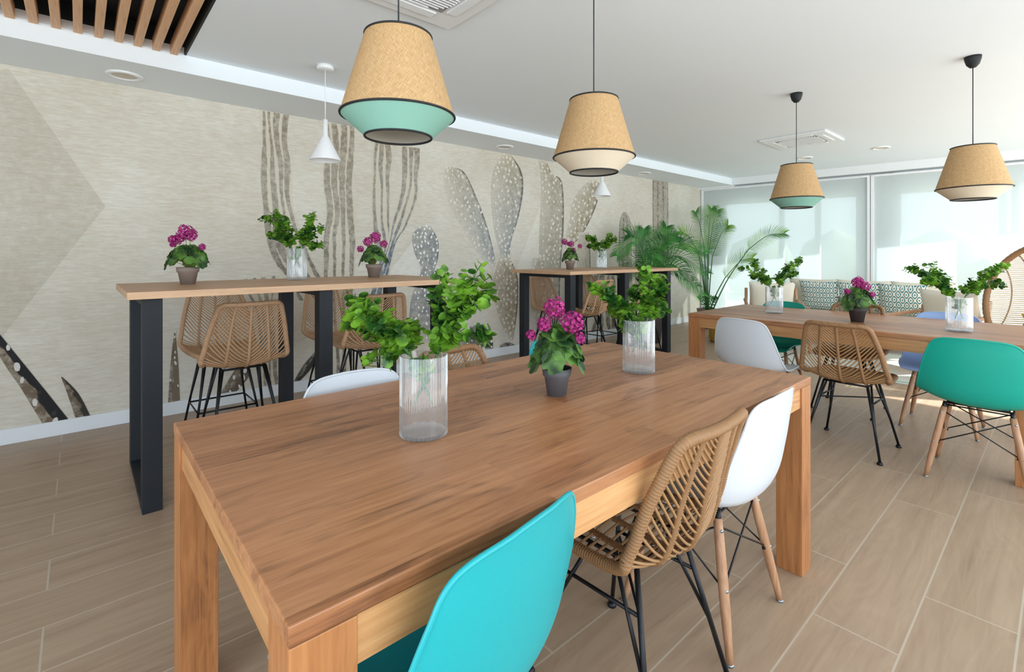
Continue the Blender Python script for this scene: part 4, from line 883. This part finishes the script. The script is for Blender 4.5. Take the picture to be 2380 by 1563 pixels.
# ------------------------------------------------------------------ sofa corner
def pillow_mesh(w_, h_, d, n=18):
    b = MB()
    def f(sgn):
        def g(a, c):
            x, z = 2 * a - 1, 2 * c - 1; e = (1 - abs(x) ** 3.0) * (1 - abs(z) ** 3.0); pin = 1 - 0.07 * (1 - abs(x) ** 2) * abs(z) ** 4; pz = 1 - 0.07 * (1 - abs(z) ** 2) * abs(x) ** 4
            return (x * w_ / 2 * pz, sgn * d / 2 * max(e, 0) ** 0.5, z * h_ / 2 * pin)
        return g
    b.grid(f(1), n, n); b.grid(f(-1), n, n); return b
def pillow(name, w_, h_, d, mat, loc, rx, rz, parent=None, label=None, cat=None, group=None):
    o = pillow_mesh(w_, h_, d).build(name, mat, parent, loc); o.rotation_euler = (rx, 0, rz)
    uv = o.data.uv_layers.new(name='UVMap')
    for p in o.data.polygons:
        for li in p.loop_indices: c = o.data.vertices[o.data.loops[li].vertex_index].co; uv.data[li].uv = (c.x / 0.5 + 0.5, c.z / 0.5 + 0.5)
    return tag(o, label, cat, group)
W = R(90)
t = tag(empty('sofa', (8.08, 1.90, 0), W), 'cream cushioned wooden sofa along the blinds at the far end', 'sofa')     # local +y points to world -x
f = MB(); f.box(-1.02, 1.02, -0.40, 0.40, 0.20, 0.26, bev=0.01); f.box(-1.02, 1.02, -0.42, -0.37, 0.26, 0.62, bev=0.01)
f.build('frame', M['dowel'], t)
for sx in (-1, 1):
    a = MB(); a.box(sx * 1.0 - 0.03, sx * 1.0 + 0.03, -0.40, 0.40, 0.54, 0.58, bev=0.01); a.box(sx * 1.0 - 0.025, sx * 1.0 + 0.025, 0.34, 0.39, 0.0, 0.54, bev=0.005); a.box(sx * 1.0 - 0.025, sx * 1.0 + 0.025, -0.40, -0.35, 0.0, 0.54, bev=0.005); a.build('armrest', M['dowel'], t)
for k in (-1, 0, 1):
    MB().box(-0.315, 0.315, -0.30, 0.40, 0.262, 0.44, bev=0.04).build('seat_cushion', M['cushion'], t, (k * 0.64, 0, 0))
    pillow('back_cushion', 0.66, 0.46, 0.20, M['cushion'], (k * 0.64, -0.26, 0.65), R(-10), 0, t)
GP = 'teal patterned pillows on the sofa'
for (v, label) in [(2.37, 'teal and white patterned pillow at the left end of the sofa'), (1.88, 'teal and white patterned pillow mostly hidden behind the pink geranium'), (1.40, 'teal and white patterned pillow on the right half of the sofa')]:
    pillow('pillow', 0.50, 0.44, 0.15, M['ikat'], (7.98 + 0.05 * (v - 1.4), v, 0.645), R(-16), W, None, label, 'pillow', GP)
def armchair(x, y, rz, label):
    t = tag(empty('armchair', (x, y, 0), rz), label, 'armchair', 'wooden lounge chairs with cream cushions')
    for sx in (-1, 1):
        a = MB(); a.tube(spline([(sx * 0.34, 0.36, 0.0), (sx * 0.34, 0.34, 0.30), (sx * 0.34, 0.33, 0.53)], 10), 0.02, 8); a.tube(spline([(sx * 0.34, 0.38, 0.545), (sx * 0.34, 0.1, 0.56), (sx * 0.33, -0.34, 0.60)], 12), 0.022, 8); a.tube(spline([(sx * 0.32, -0.44, 0.0), (sx * 0.32, -0.32, 0.35), (sx * 0.31, -0.40, 0.76)], 12), 0.02, 8)
        a.build('side_frame', M['dowel'], t)
    f = MB(); f.box(-0.33, 0.33, -0.30, 0.34, 0.24, 0.28, bev=0.01); f.build('seat_rail', M['dowel'], t)
    MB().box(-0.29, 0.29, -0.28, 0.35, 0.281, 0.42, bev=0.04).build('seat_cushion', M['cushion'], t)
    pillow('back_cushion', 0.58, 0.50, 0.16, M['cushion'], (0, -0.33, 0.62), R(-16), 0, t)
armchair(6.75, 0.98, R(62), 'wooden lounge chair with cream cushion, between sofa and round rattan chair')
armchair(6.95, 2.58, R(118), 'wooden lounge chair with cream cushion, left of the sofa behind the glass vase')
# round rattan lounge chair
t = tag(empty('round_rattan_chair', (6.45, 0.10, 0), R(66)), 'large round-backed rattan lounge chair with wickerwork coloured pale for sunlight at the right edge', 'armchair')
cz, hw, hh = 0.82, 0.43, 0.52
def bowl(a, q):    # a angle, q 0 centre .. 1 rim; opening towards +y
    return Vector((hw * q * math.cos(a), -0.42 * (1 - q * q) ** 0.8 + 0.06 - 0.10 * q * math.sin(a), cz + hh * q * math.sin(a)))
rim = [bowl(2 * PI * k / 160, 1.0) for k in range(160)]
b = MB(); b.tube(rim, [0.026 + (0.002 if k % 2 else -0.001) for k in range(160)], 8, closed=True); b.build('rim', M['rattan_d'], t)
for k in range(8):
    x0 = -0.9 + 1.8 * (k + 0.5) / 8; pl = []
    for m_ in range(25):
        z0 = -1 + 2 * m_ / 24; z1 = z0 * math.sqrt(1 - x0 * x0); pl.append(bowl(math.atan2(z1, x0), math.hypot(x0, z1) * 0.998))
    MB().tube(pl, 0.006, 6).build('rib', M['rattan_d'], t)
b = MB()
for k in range(54):
    z0 = -0.96 + 1.92 * (k + 0.5) / 54; xm = math.sqrt(1 - z0 * z0); pl = []
    for m_ in range(21):
        x1 = xm * (-1 + 2 * m_ / 20); pl.append(bowl(math.atan2(z0, x1), math.hypot(x1, z0) * 0.998))
    b.tube(pl, 0.0058, 5, caps=False)
b.build('cane_weave', M['creamf'], t)  # canes coloured cream to stand in for bright sun on them
b = MB()
for r_, z in ((0.30, 0.015), (0.24, 0.20)): b.tube([(r_ * math.cos(2 * PI * k / 40), -0.12 + r_ * math.sin(2 * PI * k / 40), z) for k in range(40)], 0.014, 8, closed=True)
for k in range(8): a = 2 * PI * k / 8; b.tube([(0.30 * math.cos(a), -0.12 + 0.30 * math.sin(a), 0.015), (0.24 * math.cos(a), -0.12 + 0.24 * math.sin(a), 0.20), (0.20 * math.cos(a), -0.12 + 0.15 * math.sin(a), 0.38)], 0.011, 8)
b.build('base', M['rattan_d'], t)
cu = MB(); cu.lathe([(0, 0.0), (0.28, 0.0), (0.33, 0.03), (0.33, 0.09), (0.28, 0.12), (0, 0.13)], 36, (0, -0.04, 0.42)); cu.build('seat_cushion', M['mustard'], t)
pillow('back_cushion', 0.46, 0.28, 0.14, M['mustard'], (-0.06, -0.02, 0.58), R(-30), R(8), t)
# rug
M['rug'] = plain('pale_woven_rug', srgb(206, 208, 200), 0.95, noise=0.06, nscale=60, bump=0.4, bscale=300)
M['rug_t'] = plain('teal_rug_border', srgb(120, 176, 168), 0.95, noise=0.1, nscale=60)
t = tag(empty('rug', (6.75, 1.65, 0)), 'pale rug with thin teal border lying in front of the sofa', 'rug')
MB().box(-0.85, 0.85, -1.15, 1.15, 0.0005, 0.008, bev=0.002).build('field', M['rug'], t)
b = MB()
for (x0, x1, y0, y1) in ((-0.80, 0.80, -1.10, -1.07), (-0.80, 0.80, 1.07, 1.10), (-0.80, -0.77, -1.07, 1.07), (0.77, 0.80, -1.07, 1.07)): b.box(x0, x1, y0, y1, 0.0081, 0.0095)
b.build('border', M['rug_t'], t)
